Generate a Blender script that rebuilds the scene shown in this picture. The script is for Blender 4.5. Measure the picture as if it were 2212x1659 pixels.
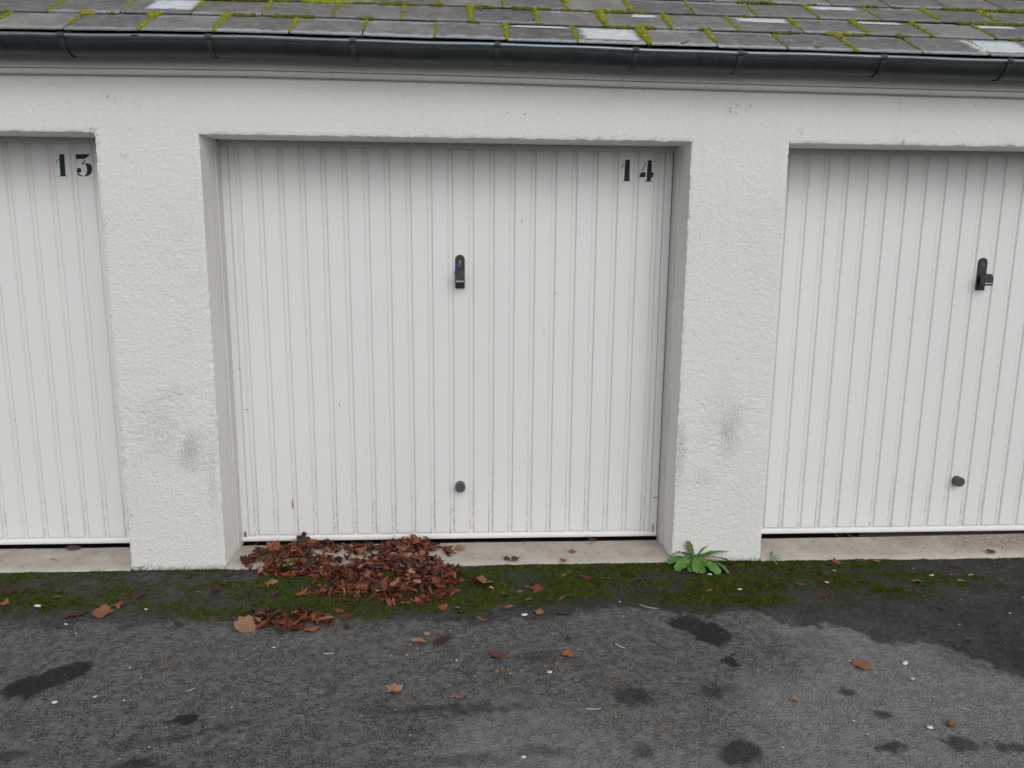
import bpy, bmesh, math, random
import numpy as np
from mathutils import Vector, Matrix

# ------------------------------------------------------------------ scene, camera, light
for o in list(bpy.data.objects):
    bpy.data.objects.remove(o, do_unlink=True)
S = bpy.context.scene
COL = S.collection
RAD = math.radians

cam_d = bpy.data.cameras.new('camera')
cam = bpy.data.objects.new('camera', cam_d)
COL.objects.link(cam)
cam_d.sensor_width = 36.0
cam_d.lens = 36.0 * 1704.94 / 2212.0
cam_d.clip_start = 0.05
cam_d.clip_end = 500
_yaw, _pitch, _roll = RAD(3.3693), RAD(10.710), RAD(0.4933)
_f = Vector((math.sin(_yaw) * math.cos(_pitch), math.cos(_yaw) * math.cos(_pitch), -math.sin(_pitch)))
_r = Vector((math.cos(_yaw), -math.sin(_yaw), 0))
_u = _r.cross(_f)
_r2 = _r * math.cos(_roll) + _u * math.sin(_roll)
_u2 = -_r * math.sin(_roll) + _u * math.cos(_roll)
M = Matrix((_r2, _u2, -_f)).transposed().to_4x4()
M.translation = Vector((-0.0428, -3.6835, 1.6))
cam.matrix_world = M
S.camera = cam

SUN_EL, SUN_AZ = 38.0, 166.0        # high, veiled; behind the camera
w = bpy.data.worlds.new('World')
S.world = w
w.use_nodes = True
nt = w.node_tree
nt.nodes.clear()
sky = nt.nodes.new('ShaderNodeTexSky')
sky.sky_type = 'NISHITA'
sky.sun_disc = False
sky.sun_elevation = RAD(SUN_EL)
sky.sun_rotation = RAD(SUN_AZ)
sky.air_density = 1.0
sky.dust_density = 4.0
hs = nt.nodes.new('ShaderNodeHueSaturation')      # overcast: the cloud sheet takes the blue out
hs.inputs['Saturation'].default_value = 0.10
bg = nt.nodes.new('ShaderNodeBackground')
bg.inputs['Strength'].default_value = 0.15
out = nt.nodes.new('ShaderNodeOutputWorld')
nt.links.new(sky.outputs[0], hs.inputs['Color'])
nt.links.new(hs.outputs[0], bg.inputs['Color'])
nt.links.new(bg.outputs[0], out.inputs['Surface'])

sun_d = bpy.data.lights.new('sun', 'SUN')
sun_d.energy = 0.5
sun_d.angle = RAD(110)
sun_d.color = (1.0, 0.985, 0.96)
sun = bpy.data.objects.new('sun', sun_d)
COL.objects.link(sun)
_az = RAD(SUN_AZ)
_sd = Vector((math.sin(_az) * math.cos(RAD(SUN_EL)), math.cos(_az) * math.cos(RAD(SUN_EL)), math.sin(RAD(SUN_EL))))
sun.rotation_euler = (-_sd).to_track_quat('-Z', 'Y').to_euler()

S.view_settings.view_transform = 'Standard'
S.view_settings.look = 'None'
S.view_settings.gamma = 1.0
S.view_settings.use_curve_mapping = False
S.view_settings.exposure = -0.31
S.render.engine = 'CYCLES'
S.cycles.max_bounces = 6
S.cycles.diffuse_bounces = 3
S.cycles.glossy_bounces = 2
S.render.resolution_x, S.render.resolution_y = 1024, 768

# ------------------------------------------------------------------ numeric helpers
def _hash(ix, iy, iz, seed):
    h = (ix.astype(np.uint32) * np.uint32(374761393) + iy.astype(np.uint32) * np.uint32(668265263)
         + iz.astype(np.uint32) * np.uint32(2246822519) + np.uint32((seed * 3266489917) & 0xffffffff))
    h = (h ^ (h >> np.uint32(13))) * np.uint32(1274126177)
    h = h ^ (h >> np.uint32(16))
    h = h * np.uint32(2654435761)
    h = h ^ (h >> np.uint32(15))
    return h.astype(np.float64) / 4294967295.0

def vnoise(P, seed=0):
    """value noise in -1..1 at points P (n,3)"""
    P = np.asarray(P, float)
    i = np.floor(P).astype(np.int64)
    f = P - i
    f = f * f * f * (f * (f * 6 - 15) + 10)
    r = 0
    for dx in (0, 1):
        for dy in (0, 1):
            for dz in (0, 1):
                h = _hash(i[:, 0] + dx, i[:, 1] + dy, i[:, 2] + dz, seed)
                wgt = ((f[:, 0] if dx else 1 - f[:, 0]) * (f[:, 1] if dy else 1 - f[:, 1]) * (f[:, 2] if dz else 1 - f[:, 2]))
                r = r + h * wgt
    return r * 2 - 1

def fbm(P, octaves=3, seed=0):
    a, t, n = 1.0, 0.0, 0.0
    P = np.asarray(P, float)
    for k in range(octaves):
        t = t + a * vnoise(P, seed + k * 17)
        n += a
        a *= 0.5
        P = P * 2.03 + 11.7
    return t / n

def sstep(a, b, x):
    t = np.clip((x - a) / (b - a), 0, 1)
    return t * t * (3 - 2 * t)

def zoff(x):
    """the eaves sag a little, as old eaves do"""
    return np.interp(x, [-7, -2, -1, 0, .7, 2.4, 7], [-.05, -.008, 0, -.006, -.014, -.026, -.06])

def big_mesh(name, V, F, smooth=True):
    me = bpy.data.meshes.new(name)
    V = np.ascontiguousarray(V, np.float32)
    F = np.ascontiguousarray(F, np.int32)
    k = F.shape[1]
    me.vertices.add(len(V))
    me.vertices.foreach_set('co', V.ravel())
    me.loops.add(F.size)
    me.loops.foreach_set('vertex_index', F.ravel())
    me.polygons.add(len(F))
    me.polygons.foreach_set('loop_start', np.arange(0, F.size, k, dtype=np.int32))
    me.polygons.foreach_set('loop_total', np.full(len(F), k, np.int32))
    if smooth:
        me.polygons.foreach_set('use_smooth', np.ones(len(F), bool))
    me.update(calc_edges=True)
    me.validate()
    return me

def float_attr(me, name, arr):
    a = me.attributes.new(name, 'FLOAT', 'POINT')
    a.data.foreach_set('value', np.ascontiguousarray(arr, np.float32))

def link(name, me, mat=None, parent=None, loc=None, rot=None):
    o = bpy.data.objects.new(name, me)
    COL.objects.link(o)
    if mat is not None and me is not None and not me.materials:
        me.materials.append(mat)
    if parent is not None:
        o.parent = parent
    if loc is not None:
        o.location = loc
    if rot is not None:
        o.rotation_euler = rot
    return o

def tag(o, label=None, cat=None, group=None, kind=None):
    if label: o['label'] = label
    if cat: o['category'] = cat
    if group: o['group'] = group
    if kind: o['kind'] = kind
    return o

def empty(name, loc=(0, 0, 0)):
    o = bpy.data.objects.new(name, None)
    o.empty_display_size = .05
    COL.objects.link(o)
    o.location = loc
    return o

def bm_mesh(name, bm, smooth=False):
    me = bpy.data.meshes.new(name)
    bm.normal_update()
    bm.to_mesh(me)
    bm.free()
    if smooth:
        for p in me.polygons:
            p.use_smooth = True
    return me

def box_bm(x0, x1, y0, y1, z0, z1, bevel=0.0, seg=2, bm=None):
    own = bmesh.new()
    r = bmesh.ops.create_cube(own, size=1.0)
    for v in own.verts:
        v.co = Vector((x0 + (v.co.x + .5) * (x1 - x0), y0 + (v.co.y + .5) * (y1 - y0), z0 + (v.co.z + .5) * (z1 - z0)))
    if bevel > 0:
        bmesh.ops.bevel(own, geom=own.edges[:], offset=bevel, segments=seg, profile=.5, affect='EDGES')
    if bm is None:
        return own
    t = bpy.data.meshes.new('t')
    own.to_mesh(t)
    own.free()
    bm.from_mesh(t)
    bpy.data.meshes.remove(t)
    return bm

def prism_xz(poly, y0, y1, bm=None, bevel=0):
    """polygon in X,Z extruded from y0 (front) to y1 (back)"""
    own = bmesh.new()
    vs = [own.verts.new((x, y0, z)) for x, z in poly]
    f = own.faces.new(vs)
    r = bmesh.ops.extrude_face_region(own, geom=[f])
    bmesh.ops.translate(own, vec=(0, y1 - y0, 0), verts=[v for v in r['geom'] if isinstance(v, bmesh.types.BMVert)])
    bmesh.ops.recalc_face_normals(own, faces=own.faces[:])
    if bevel:
        es = [e for e in own.edges if abs(e.verts[0].co.y - y0) < 1e-6 and abs(e.verts[1].co.y - y0) < 1e-6]
        bmesh.ops.bevel(own, geom=es, offset=bevel, segments=2, profile=.5, affect='EDGES')
    if bm is None:
        return own
    t = bpy.data.meshes.new('t')
    own.to_mesh(t)
    own.free()
    bm.from_mesh(t)
    bpy.data.meshes.remove(t)
    return bm

def tube_mesh(name, pts, radii, sides=6):
    pts = [Vector(p) for p in pts]
    V, F = [], []
    for i, p in enumerate(pts):
        d = (pts[min(i + 1, len(pts) - 1)] - pts[max(i - 1, 0)]).normalized()
        a = d.cross(Vector((0, 0, 1)))
        if a.length < 1e-3:
            a = Vector((1, 0, 0))
        a.normalize()
        b = d.cross(a)
        r = radii[i] if hasattr(radii, '__len__') else radii
        for k in range(sides):
            t = 2 * math.pi * k / sides
            V.append(p + a * math.cos(t) * r + b * math.sin(t) * r)
    n = len(pts)
    for i in range(n - 1):
        for k in range(sides):
            F.append((i * sides + k, i * sides + (k + 1) % sides, (i + 1) * sides + (k + 1) % sides, (i + 1) * sides + k))
    F.append(tuple(range(sides))[::-1])
    F.append(tuple((n - 1) * sides + k for k in range(sides)))
    me = bpy.data.meshes.new(name)
    me.from_pydata([tuple(v) for v in V], [], F)
    for p in me.polygons:
        p.use_smooth = True
    return me

# ------------------------------------------------------------------ material helpers
class MB:
    def __init__(self, name):
        self.m = bpy.data.materials.new(name)
        self.m.use_nodes = True
        self.t = self.m.node_tree
        self.b = next(n for n in self.t.nodes if n.type == 'BSDF_PRINCIPLED')

    def n(self, typ, ins=None, **props):
        nd = self.t.nodes.new(typ)
        for k, v in props.items():
            setattr(nd, k, v)
        for k, v in (ins or {}).items():
            self.set(nd.inputs[k], v)
        return nd

    def set(self, sock, v):
        if isinstance(v, bpy.types.NodeSocket):
            self.t.links.new(v, sock)
        elif isinstance(v, (tuple, list)) and len(v) == 3 and sock.type == 'RGBA':
            sock.default_value = (*v, 1)
        else:
            sock.default_value = v

    def pos(self):
        return self.n('ShaderNodeNewGeometry').outputs['Position']

    def obj(self):
        return self.n('ShaderNodeTexCoord').outputs['Object']

    def noise(self, vec, scale, detail=3, rough=.55, dist=0.0):
        return self.n('ShaderNodeTexNoise', {'Vector': vec, 'Scale': scale, 'Detail': detail, 'Roughness': rough, 'Distortion': dist}).outputs['Fac']

    def voro(self, vec, scale, out='Distance', feature='F1', rnd=1.0):
        return self.n('ShaderNodeTexVoronoi', {'Vector': vec, 'Scale': scale, 'Randomness': rnd}, feature=feature).outputs[out]

    def math(self, op, a, b=0.0, c=None, clamp=False):
        ins = {0: a, 1: b}
        if c is not None: ins[2] = c
        return self.n('ShaderNodeMath', ins, operation=op, use_clamp=clamp).outputs[0]

    def mul(self, a, b): return self.math('MULTIPLY', a, b)
    def add(self, a, b): return self.math('ADD', a, b)

    def rng(self, v, a, b, c=0.0, d=1.0):
        return self.n('ShaderNodeMapRange', {'Value': v, 'From Min': a, 'From Max': b, 'To Min': c, 'To Max': d}, clamp=True).outputs[0]

    def mix(self, f, a, b, mode='MIX'):
        nd = self.n('ShaderNodeMix', data_type='RGBA', blend_type=mode)
        self.set(nd.inputs[0], f)
        self.set(nd.inputs[6], a)
        self.set(nd.inputs[7], b)
        return nd.outputs[2]

    def ramp(self, f, stops):
        nd = self.n('ShaderNodeValToRGB', {'Fac': f})
        e = nd.color_ramp.elements
        while len(e) < len(stops): e.new(.5)
        for el, (p, c) in zip(e, stops):
            el.position = p
            el.color = (*c, 1)
        return nd.outputs['Color']

    def attr(self, name):
        return self.n('ShaderNodeAttribute', attribute_name=name).outputs['Fac']

    def mapping(self, vec, scale=(1, 1, 1), rot=(0, 0, 0)):
        return self.n('ShaderNodeMapping', {'Vector': vec, 'Scale': scale, 'Rotation': rot}).outputs[0]

    def bump(self, h, strength=.5, dist=.002, normal=None):
        ins = {'Height': h, 'Strength': strength, 'Distance': dist}
        if normal is not None: ins['Normal'] = normal
        return self.n('ShaderNodeBump', ins).outputs[0]

    def done(self, color=None, rough=None, normal=None, spec=None, metal=None):
        if color is not None: self.set(self.b.inputs['Base Color'], color)
        if rough is not None: self.set(self.b.inputs['Roughness'], rough)
        if normal is not None: self.set(self.b.inputs['Normal'], normal)
        if spec is not None: self.set(self.b.inputs['Specular IOR Level'], spec)
        if metal is not None: self.set(self.b.inputs['Metallic'], metal)
        return self.m

def m_stucco():
    b = MB('painted_render')
    p = b.pos()
    big = b.noise(p, 1.6, 3, .6)
    col = b.mix(big, (.675, .667, .64), (.76, .755, .735))
    # faint run-off streaks, stretched downwards
    st = b.noise(b.mapping(p, (14, 14, 1.1)), 1.0, 2, .6)
    col = b.mix(b.rng(st, .58, .8, 0, .14), col, (.50, .485, .44))
    # grains of the render; the shade in their pits is painted dark
    gr1 = b.noise(b.mapping(p, (.8, 1, 1.15)), 165, 2, .6)
    gr2 = b.noise(p, 85, 3, .6)
    pit = b.mul(b.rng(gr1, .60, .74), b.rng(gr2, .42, .58))
    col = b.mix(b.mul(pit, .55), col, (.30, .285, .26))
    sc = b.attr('scuff')
    f = b.mul(sc, b.rng(b.add(gr1, b.mul(sc, .06)), .44, .66))
    col = b.mix(b.mul(f, .78), col, (.15, .15, .145))
    mo = b.attr('mould')
    sp2 = b.noise(p, 62, 4, .75)
    f2 = b.mul(mo, b.rng(sp2, .54, .64))
    col = b.mix(b.mul(f2, .9), col, (.05, .046, .04))
    gr = b.attr('algae')
    col = b.mix(b.mul(gr, b.rng(sp2, .40, .62)), col, (.07, .08, .035))
    # stray specks anywhere
    s3 = b.voro(p, 11)
    col = b.mix(b.mul(b.rng(s3, .05, .035), b.rng(big, .5, .56)), col, (.13, .11, .09))
    h = b.add(b.mul(gr2, .55), b.mul(gr1, .6))
    zz = b.n('ShaderNodeSeparateXYZ', {0: p}).outputs[2]
    amt = b.mul(b.rng(zz, 2.22, 1.70, .28, 1.0), b.rng(big, .35, .65, .6, 1.0))
    return b.done(col, .9, b.bump(h, amt, .0078), .2)

def m_smooth_paint():
    b = MB('smooth_masonry_paint')
    p = b.pos()
    col = b.mix(b.noise(p, 3, 4), (.77, .76, .735), (.84, .835, .81))
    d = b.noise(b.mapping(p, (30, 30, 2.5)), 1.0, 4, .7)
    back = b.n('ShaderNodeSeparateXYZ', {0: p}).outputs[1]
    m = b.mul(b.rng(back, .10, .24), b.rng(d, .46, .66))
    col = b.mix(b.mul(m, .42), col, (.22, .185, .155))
    spk = b.mul(b.rng(b.noise(p, 85, 4, .75), .67, .72), b.rng(b.noise(p, 4), .45, .6))
    col = b.mix(spk, col, (.07, .06, .05))
    return b.done(col, .95, b.bump(b.noise(p, 45, 3), .25, .002), .06)

def m_door(name, dirt, tint=(.70, .705, .70), groove=None, marks=()):
    b = MB(name)
    p = b.pos()
    z = b.n('ShaderNodeSeparateXYZ', {0: p}).outputs[2]
    lo = b.noise(p, 2.2, 3)
    col = b.mix(lo, tuple(c * .94 for c in tint), tint)
    rain = b.noise(b.mapping(p, (55, 55, 1.6)), 1.0, 3, .6)
    col = b.mix(b.rng(rain, .58, .82, 0, .04 + .22 * dirt), col, (.44, .425, .39))
    # mud splashed up from the yard: specks that thin out with height
    spl = b.noise(b.mapping(p, (1, 1, .45)), 240, 4, .7)
    low = b.math('POWER', b.rng(z, .75, .03), 1.6)
    patch = b.rng(b.noise(p, 6, 3), .35, .65)
    col = b.mix(b.mul(b.mul(b.rng(spl, .62 - .09 * dirt, .70 - .06 * dirt), low), b.mul(patch, .25 + .75 * dirt)), col, (.11, .10, .085))
    dots = b.mul(b.rng(b.voro(p, 17), .055, .035), b.rng(b.noise(p, 9, 2), .52, .62))
    col = b.mix(b.mul(dots, .8), col, (.10, .085, .07))
    chips = b.mul(b.rng(b.noise(b.mapping(p, (1, 1, .25)), 46, 3, .7), .735, .75), b.rng(b.noise(p, 3.1), .5, .6))
    col = b.mix(chips, col, (.24, .15, .09))
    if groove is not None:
        # a thin dark line along both corners of every groove, splash dashes low down
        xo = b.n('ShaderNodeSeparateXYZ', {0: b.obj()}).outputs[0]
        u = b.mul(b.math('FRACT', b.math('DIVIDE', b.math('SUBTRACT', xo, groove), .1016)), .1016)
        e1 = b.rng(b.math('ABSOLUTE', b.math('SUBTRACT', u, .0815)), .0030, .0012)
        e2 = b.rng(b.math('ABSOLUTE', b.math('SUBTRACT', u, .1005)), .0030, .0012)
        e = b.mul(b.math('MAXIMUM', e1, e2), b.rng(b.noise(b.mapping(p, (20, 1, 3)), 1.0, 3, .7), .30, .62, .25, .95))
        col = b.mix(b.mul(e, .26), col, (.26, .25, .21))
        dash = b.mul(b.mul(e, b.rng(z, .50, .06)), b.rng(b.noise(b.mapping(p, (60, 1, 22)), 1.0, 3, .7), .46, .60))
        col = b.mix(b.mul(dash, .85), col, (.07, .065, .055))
    if marks:
        sx = b.n('ShaderNodeSeparateXYZ', {0: p}).outputs[0]
        wob = b.mul(b.math('SUBTRACT', b.noise(p, 160, 3, .7), .5), 1.6)
        for mx, mz, rx, rz, mc in marks:
            dx2 = b.math('DIVIDE', b.math('SUBTRACT', sx, mx), rx)
            dz2 = b.math('DIVIDE', b.math('SUBTRACT', z, mz), rz)
            dd = b.add(b.add(b.mul(dx2, dx2), b.mul(dz2, dz2)), wob)
            col = b.mix(b.mul(b.rng(dd, 1.0, .6), .9), col, mc)
    r = b.mix(lo, (.50, .50, .50), (.38, .38, .38))
    return b.done(col, r, b.bump(b.noise(b.mapping(p, (1, 1, .6)), 6, 2), .22, .006), .4)

def m_simple(name, col, rough=.6, metal=0, spec=.4, var=.15, scale=40, bump=.0):
    b = MB(name)
    p = b.obj()
    c = b.mix(b.noise(p, scale, 4, .65), tuple(x * (1 - var) for x in col), tuple(min(1, x * (1 + var)) for x in col))
    nrm = b.bump(b.noise(p, scale * 3, 4), bump, .002) if bump else None
    return b.done(c, rough, nrm, spec, metal)

def m_zinc(name='weathered_zinc', k=1.0, metal=.55, r0=.36):
    b = MB(name)
    p = b.pos()
    n1 = b.noise(b.mapping(p, (3, 8, 8)), 2.0, 5, .65)
    col = b.mix(n1, tuple(k * v for v in (.028, .034, .038)), tuple(k * v for v in (.055, .063, .068)))
    d = b.noise(b.mapping(p, (12, 2, 2)), 1.5, 4, .7)
    col = b.mix(b.rng(d, .52, .75, 0, .7 if k < 2 else .25), col, (.022, .022, .019))
    return b.done(col, b.rng(n1, .3, .7, r0, r0 + .2), b.bump(b.noise(p, 30, 3), .12, .003), .5, metal)

def m_fascia():
    b = MB('painted_fascia')
    p = b.pos()
    col = b.mix(b.noise(p, 2.5, 4), (.70, .685, .65), (.77, .76, .73))
    st = b.noise(b.mapping(p, (26, 3, 1.2)), 1.0, 4, .65)
    col = b.mix(b.rng(st, .56, .82, 0, .25), col, (.40, .37, .32))
    cr = b.noise(b.mapping(p, (6, 6, 85)), 1.0, 4, .6)
    col = b.mix(b.mul(b.rng(cr, .70, .75), .4), col, (.16, .14, .11))
    return b.done(col, .65, b.bump(b.noise(b.mapping(p, (4, 4, 60)), 1.2, 4), .35, .002), .35)

def m_slate():
    b = MB('wet_slate')
    p = b.obj()
    inf = b.n('ShaderNodeObjectInfo')
    rnd = inf.outputs['Random']
    off = b.n('ShaderNodeVectorMath', {0: p, 1: inf.outputs['Location']}, operation='ADD').outputs[0]
    base = b.ramp(rnd, [(0, (.115, .115, .118)), (.3, (.20, .19, .182)), (.6, (.145, .146, .153)), (.85, (.23, .222, .21)), (1, (.28, .27, .25))])
    n1 = b.noise(off, 9, 5, .65)
    col = b.mix(b.rng(n1, .3, .7), base, b.mix(.65, base, (.06, .06, .064)))
    blot = b.noise(off, 26, 5, .7)
    col = b.mix(b.rng(blot, .52, .70, 0, .6), col, (.33, .325, .30))
    col = b.mix(b.mul(b.rng(b.voro(off, 38), .10, .06), b.rng(b.noise(off, 8), .5, .55)), col, (.55, .55, .53))
    sep = b.n('ShaderNodeSeparateXYZ', {0: p})
    y = sep.outputs[1]
    wob = b.mul(b.math('SUBTRACT', b.noise(off, 17, 4, .7), .5), .11)
    yy = b.add(y, wob)
    wet = inf.outputs['Color']
    ws = b.n('ShaderNodeSeparateColor', {0: wet})
    low = b.mul(b.rng(yy, .036, .014), ws.outputs[0])             # sky's reflection in the wet lower edge, painted into the colour
    top = b.mul(b.rng(yy, .198, .214), ws.outputs[1])             # pale band below the course above
    fr = b.math('MAXIMUM', low, top)
    frc = b.mix(b.rng(b.noise(off, 70, 4, .7), .3, .7), (.24, .28, .31), (.60, .66, .70))
    col = b.mix(b.mul(fr, .8), col, frc)
    mossy = b.mul(ws.outputs[2], b.rng(b.noise(off, 20, 4, .7), .45, .7))
    col = b.mix(b.mul(mossy, .5), col, (.13, .135, .06))
    rough = b.mix(fr, b.rng(n1, .3, .7, .38, .62), (.22, .22, .22))
    return b.done(col, rough, b.bump(b.add(b.noise(off, 30, 5, .6), b.mul(b.noise(off, 120, 3), .4)), .35, .003), .5)

def m_pale_patch():
    b = MB('pale_film')
    p = b.pos()
    n1 = b.noise(p, 22, 4, .65)
    col = b.mix(b.rng(n1, .3, .7), (.50, .56, .60), (.76, .81, .85))
    e = b.attr('thin')                                  # 0 in the middle of the sheet, 1 at its rim
    a = b.rng(b.add(e, b.mul(b.math('SUBTRACT', n1, .5), 1.5)), .98, .42)
    b.set(b.b.inputs['Alpha'], a)
    return b.done(col, .2, b.bump(b.noise(p, 60, 3), .2, .002), .6)

def m_moss(name, a, c, d, dry=(.10, .07, .02)):
    b = MB(name)
    p = b.pos()
    n1 = b.noise(p, 28, 4, .6)
    fine = b.noise(p, 380, 4, .7)
    col = b.mix(b.rng(n1, .3, .7), a, c)
    col = b.mix(b.rng(fine, .45, .75), col, d)
    col = b.mix(b.rng(b.noise(p, 15, 3), .56, .72, 0, .7), col, dry)
    return b.done(col, .95, b.bump(fine, .9, .004), .1)

def m_asphalt():
    b = MB('worn_asphalt')
    p = b.pos()
    warp = b.n('ShaderNodeVectorMath', {0: p, 1: b.n('ShaderNodeVectorMath', {0: b.n('ShaderNodeTexNoise', {'Vector': p, 'Scale': 45.0, 'Detail': 1.0}).outputs['Color'], 3: .012}, operation='SCALE').outputs[0]}, operation='ADD').outputs[0]
    v1 = b.n('ShaderNodeTexVoronoi', {'Vector': warp, 'Scale': 95.0}, feature='F1')
    v2 = b.n('ShaderNodeTexVoronoi', {'Vector': warp, 'Scale': 210.0}, feature='F1')
    stone = b.n('ShaderNodeSeparateColor', {0: v1.outputs['Color']}).outputs[0]
    stone2 = b.n('ShaderNodeSeparateColor', {0: v2.outputs['Color']}).outputs[1]
    base = b.ramp(stone, [(0, (.090, .089, .090)), (.45, (.122, .120, .120)), (.90, (.155, .152, .151)), (1, (.23, .226, .222))])
    base2 = b.ramp(stone2, [(0, (.095, .094, .094)), (.82, (.138, .136, .135)), (1, (.24, .235, .23))])
    col = b.mix(.5, base, base2)
    big = b.noise(p, 2.4, 5, .6)
    col = b.mix(b.rng(big, .35, .7, 0, .6), col, b.mix(.5, col, (.14, .136, .134)))
    mid = b.noise(p, 11, 5, .65)
    col = b.mix(b.rng(mid, .50, .72, 0, .38), col, (.050, .0495, .05))
    crev = b.n('ShaderNodeTexVoronoi', {'Vector': warp, 'Scale': 78.0}, feature='DISTANCE_TO_EDGE').outputs['Distance']
    pits = b.mul(b.rng(crev, .13, .03), b.rng(b.noise(p, 36, 3), .44, .56))
    col = b.mix(b.mul(pits, .66), col, (.016, .016, .017))
    pale = b.attr('pale')
    col = b.mix(b.mul(pale, .55), col, (.25, .245, .243))
    rust = b.attr('earth')
    col = b.mix(b.mul(rust, b.rng(b.noise(p, 35, 4, .7), .3, .6)), col, (.17, .135, .10))
    st = b.attr('stain')
    col = b.mix(b.mul(st, .93), col, (.015, .0155, .017))
    ms = b.attr('moss')
    mn = b.noise(p, 60, 4, .7)
    mcol = b.mix(b.rng(mn, .3, .7), (.012, .015, .006), (.045, .056, .011))
    col = b.mix(b.mul(ms, b.rng(mn, .22, .55)), col, mcol)
    h = b.math('SUBTRACT', 1.0, v1.outputs['Distance'])
    h = b.math('SUBTRACT', h, b.mul(pits, .9))
    rough = b.rng(st, 0, 1, .85, .72)
    return b.done(col, rough, b.bump(h, .8, .006), .18)

def m_concrete():
    b = MB('worn_concrete')
    p = b.pos()
    n1 = b.noise(p, 5, 5, .65)
    col = b.mix(b.rng(n1, .3, .7), (.33, .285, .235), (.50, .475, .43))
    col = b.mix(b.rng(b.noise(p, 14, 5, .7), .55, .75, 0, .65), col, (.24, .20, .155))
    y = b.n('ShaderNodeSeparateXYZ', {0: p}).outputs[1]
    edge = b.mul(b.rng(b.add(y, b.mul(b.noise(p, 16, 4), .06)), .085, .02), .55)
    col = b.mix(edge, col, (.50, .49, .455))
    e = b.attr('earth')
    col = b.mix(b.mul(e, b.rng(b.noise(p, 55, 4, .75), .35, .6)), col, (.15, .085, .045))
    col = b.mix(b.mul(b.rng(b.noise(p, 130, 3, .7), .62, .72), .6), col, (.10, .085, .07))
    return b.done(col, .85, b.bump(b.add(b.noise(p, 40, 5), b.mul(b.noise(p, 180, 3), .5)), .5, .003), .25)

def m_leaf(name, per_island=False):
    b = MB(name)
    if per_island:
        rnd = b.n('ShaderNodeNewGeometry').outputs['Random Per Island']
    else:
        rnd = b.n('ShaderNodeObjectInfo').outputs['Random']
    p = b.pos()
    col = b.ramp(rnd, [(0, (.028, .009, .007)), (.3, (.080, .020, .011)), (.6, (.155, .039, .018)), (.88, (.22, .066, .028)), (1, (.30, .125, .058))])
    col = b.mix(b.rng(b.noise(p, 90, 4, .7), .35, .75, 0, .6), col, b.mix(.6, col, (.03, .015, .012)))
    return b.done(col, .55, b.bump(b.noise(p, 170, 3), .5, .002), .35)

def m_leafc(name, c1, c2, rough=.6):
    b = MB(name)
    p = b.pos()
    rnd = b.n('ShaderNodeObjectInfo').outputs['Random']
    col = b.mix(b.rng(b.noise(p, 60, 4, .7), .3, .7), c1, c2)
    col = b.mix(b.mul(rnd, .45), col, tuple(x * .5 for x in c1))
    return b.done(col, rough, b.bump(b.noise(p, 150, 3), .5, .002), .35)

STUCCO, SMOOTH = m_stucco(), m_smooth_paint()
RUST_, DARK_ = (.20, .115, .06), (.05, .05, .048)
RIBM = m_door('door_enamel', .35, (.735, .74, .735), None, [(-.943, .214, .007, .030, RUST_), (-.688, .741, .002, .010, DARK_), (.232, 1.666, .003, .007, (.2, .2, .19)), (.406, 1.314, .002, .007, (.2, .2, .19)), (.351, 1.11, .0015, .009, (.2, .2, .19)), (-1.152, .719, .0045, .005, (.12, .12, .11)), (-1.195, .052, .010, .020, RUST_), (.955, .06, .008, .03, (.33, .27, .2))])
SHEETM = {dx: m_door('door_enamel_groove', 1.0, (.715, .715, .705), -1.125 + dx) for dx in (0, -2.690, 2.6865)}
RAILM = m_door('door_rail_enamel', .35, (.76, .765, .76))
POSTM = m_door('door_frame_enamel', .7, (.68, .67, .65))
ZINC, FASCIA, SLATE, PALE = m_zinc(), m_fascia(), m_slate(), m_pale_patch()
ZINCB = m_zinc('skylit_zinc', 4.2, .75, .28)  # bead zinc coloured lighter, standing in for the sky it reflects
ZINCS = m_zinc('zinc_strap', 1.2, .5, .45)
MOSSR = m_moss('roof_moss', (.14, .16, .014), (.30, .33, .030), (.40, .42, .09), (.16, .12, .03))
MOSSD = m_moss('roof_moss_olive', (.055, .060, .011), (.17, .19, .022), (.24, .25, .05), (.08, .055, .02))
MOSSG = m_moss('ground_moss', (.020, .030, .006), (.085, .118, .013), (.15, .185, .028), (.024, .024, .010))
ASPH, CONC = m_asphalt(), m_concrete()
LEAFR, LEAFI = m_leaf('dry_leaf_brown'), m_leaf('dry_leaf_litter', True)
LEAFT = m_leafc('dry_leaf_tan', (.27, .145, .085), (.36, .21, .13))
LEAFO = m_leafc('dry_leaf_rust', (.22, .075, .035), (.30, .125, .06))
LEAFD = m_leafc('dry_leaf_dark', (.035, .016, .014), (.065, .028, .02))
LEAFY = m_leafc('dry_leaf_yellow', (.34, .20, .06), (.20, .09, .03))
LEAFG = m_leafc('leaf_fresh', (.16, .24, .04), (.24, .27, .07))
BLACK = m_simple('black_plastic', (.018, .019, .021), .42, 0, .5, .2, 60, .15)
BLACKG = m_simple('dark_grey_plastic', (.030, .034, .040), .38, 0, .5, .15, 60, .1)
RUBBER = m_simple('grey_rubber', (.075, .077, .082), .5, 0, .4, .2, 80, .2)
BRASS = m_simple('brass', (.20, .145, .065), .42, .8, .5, .15, 120)
STEEL = m_simple('nickel_key', (.45, .45, .43), .3, 1.0, .5, .1, 120)
BLUE = m_simple('blue_plastic', (.015, .035, .20), .45, 0, .5, .2, 60)
STENCIL = m_simple('stencil_paint', (.008, .022, .026), .6, 0, .35, .3, 90)
WHITEP = m_simple('white_print', (.62, .62, .62), .6)
PAPER = m_simple('off_white_scrap', (.66, .65, .62), .8, 0, .3, .1, 90, .4)
CHIP = m_simple('pale_stone', (.50, .47, .44), .8, 0, .3, .25, 90, .5)
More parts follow.
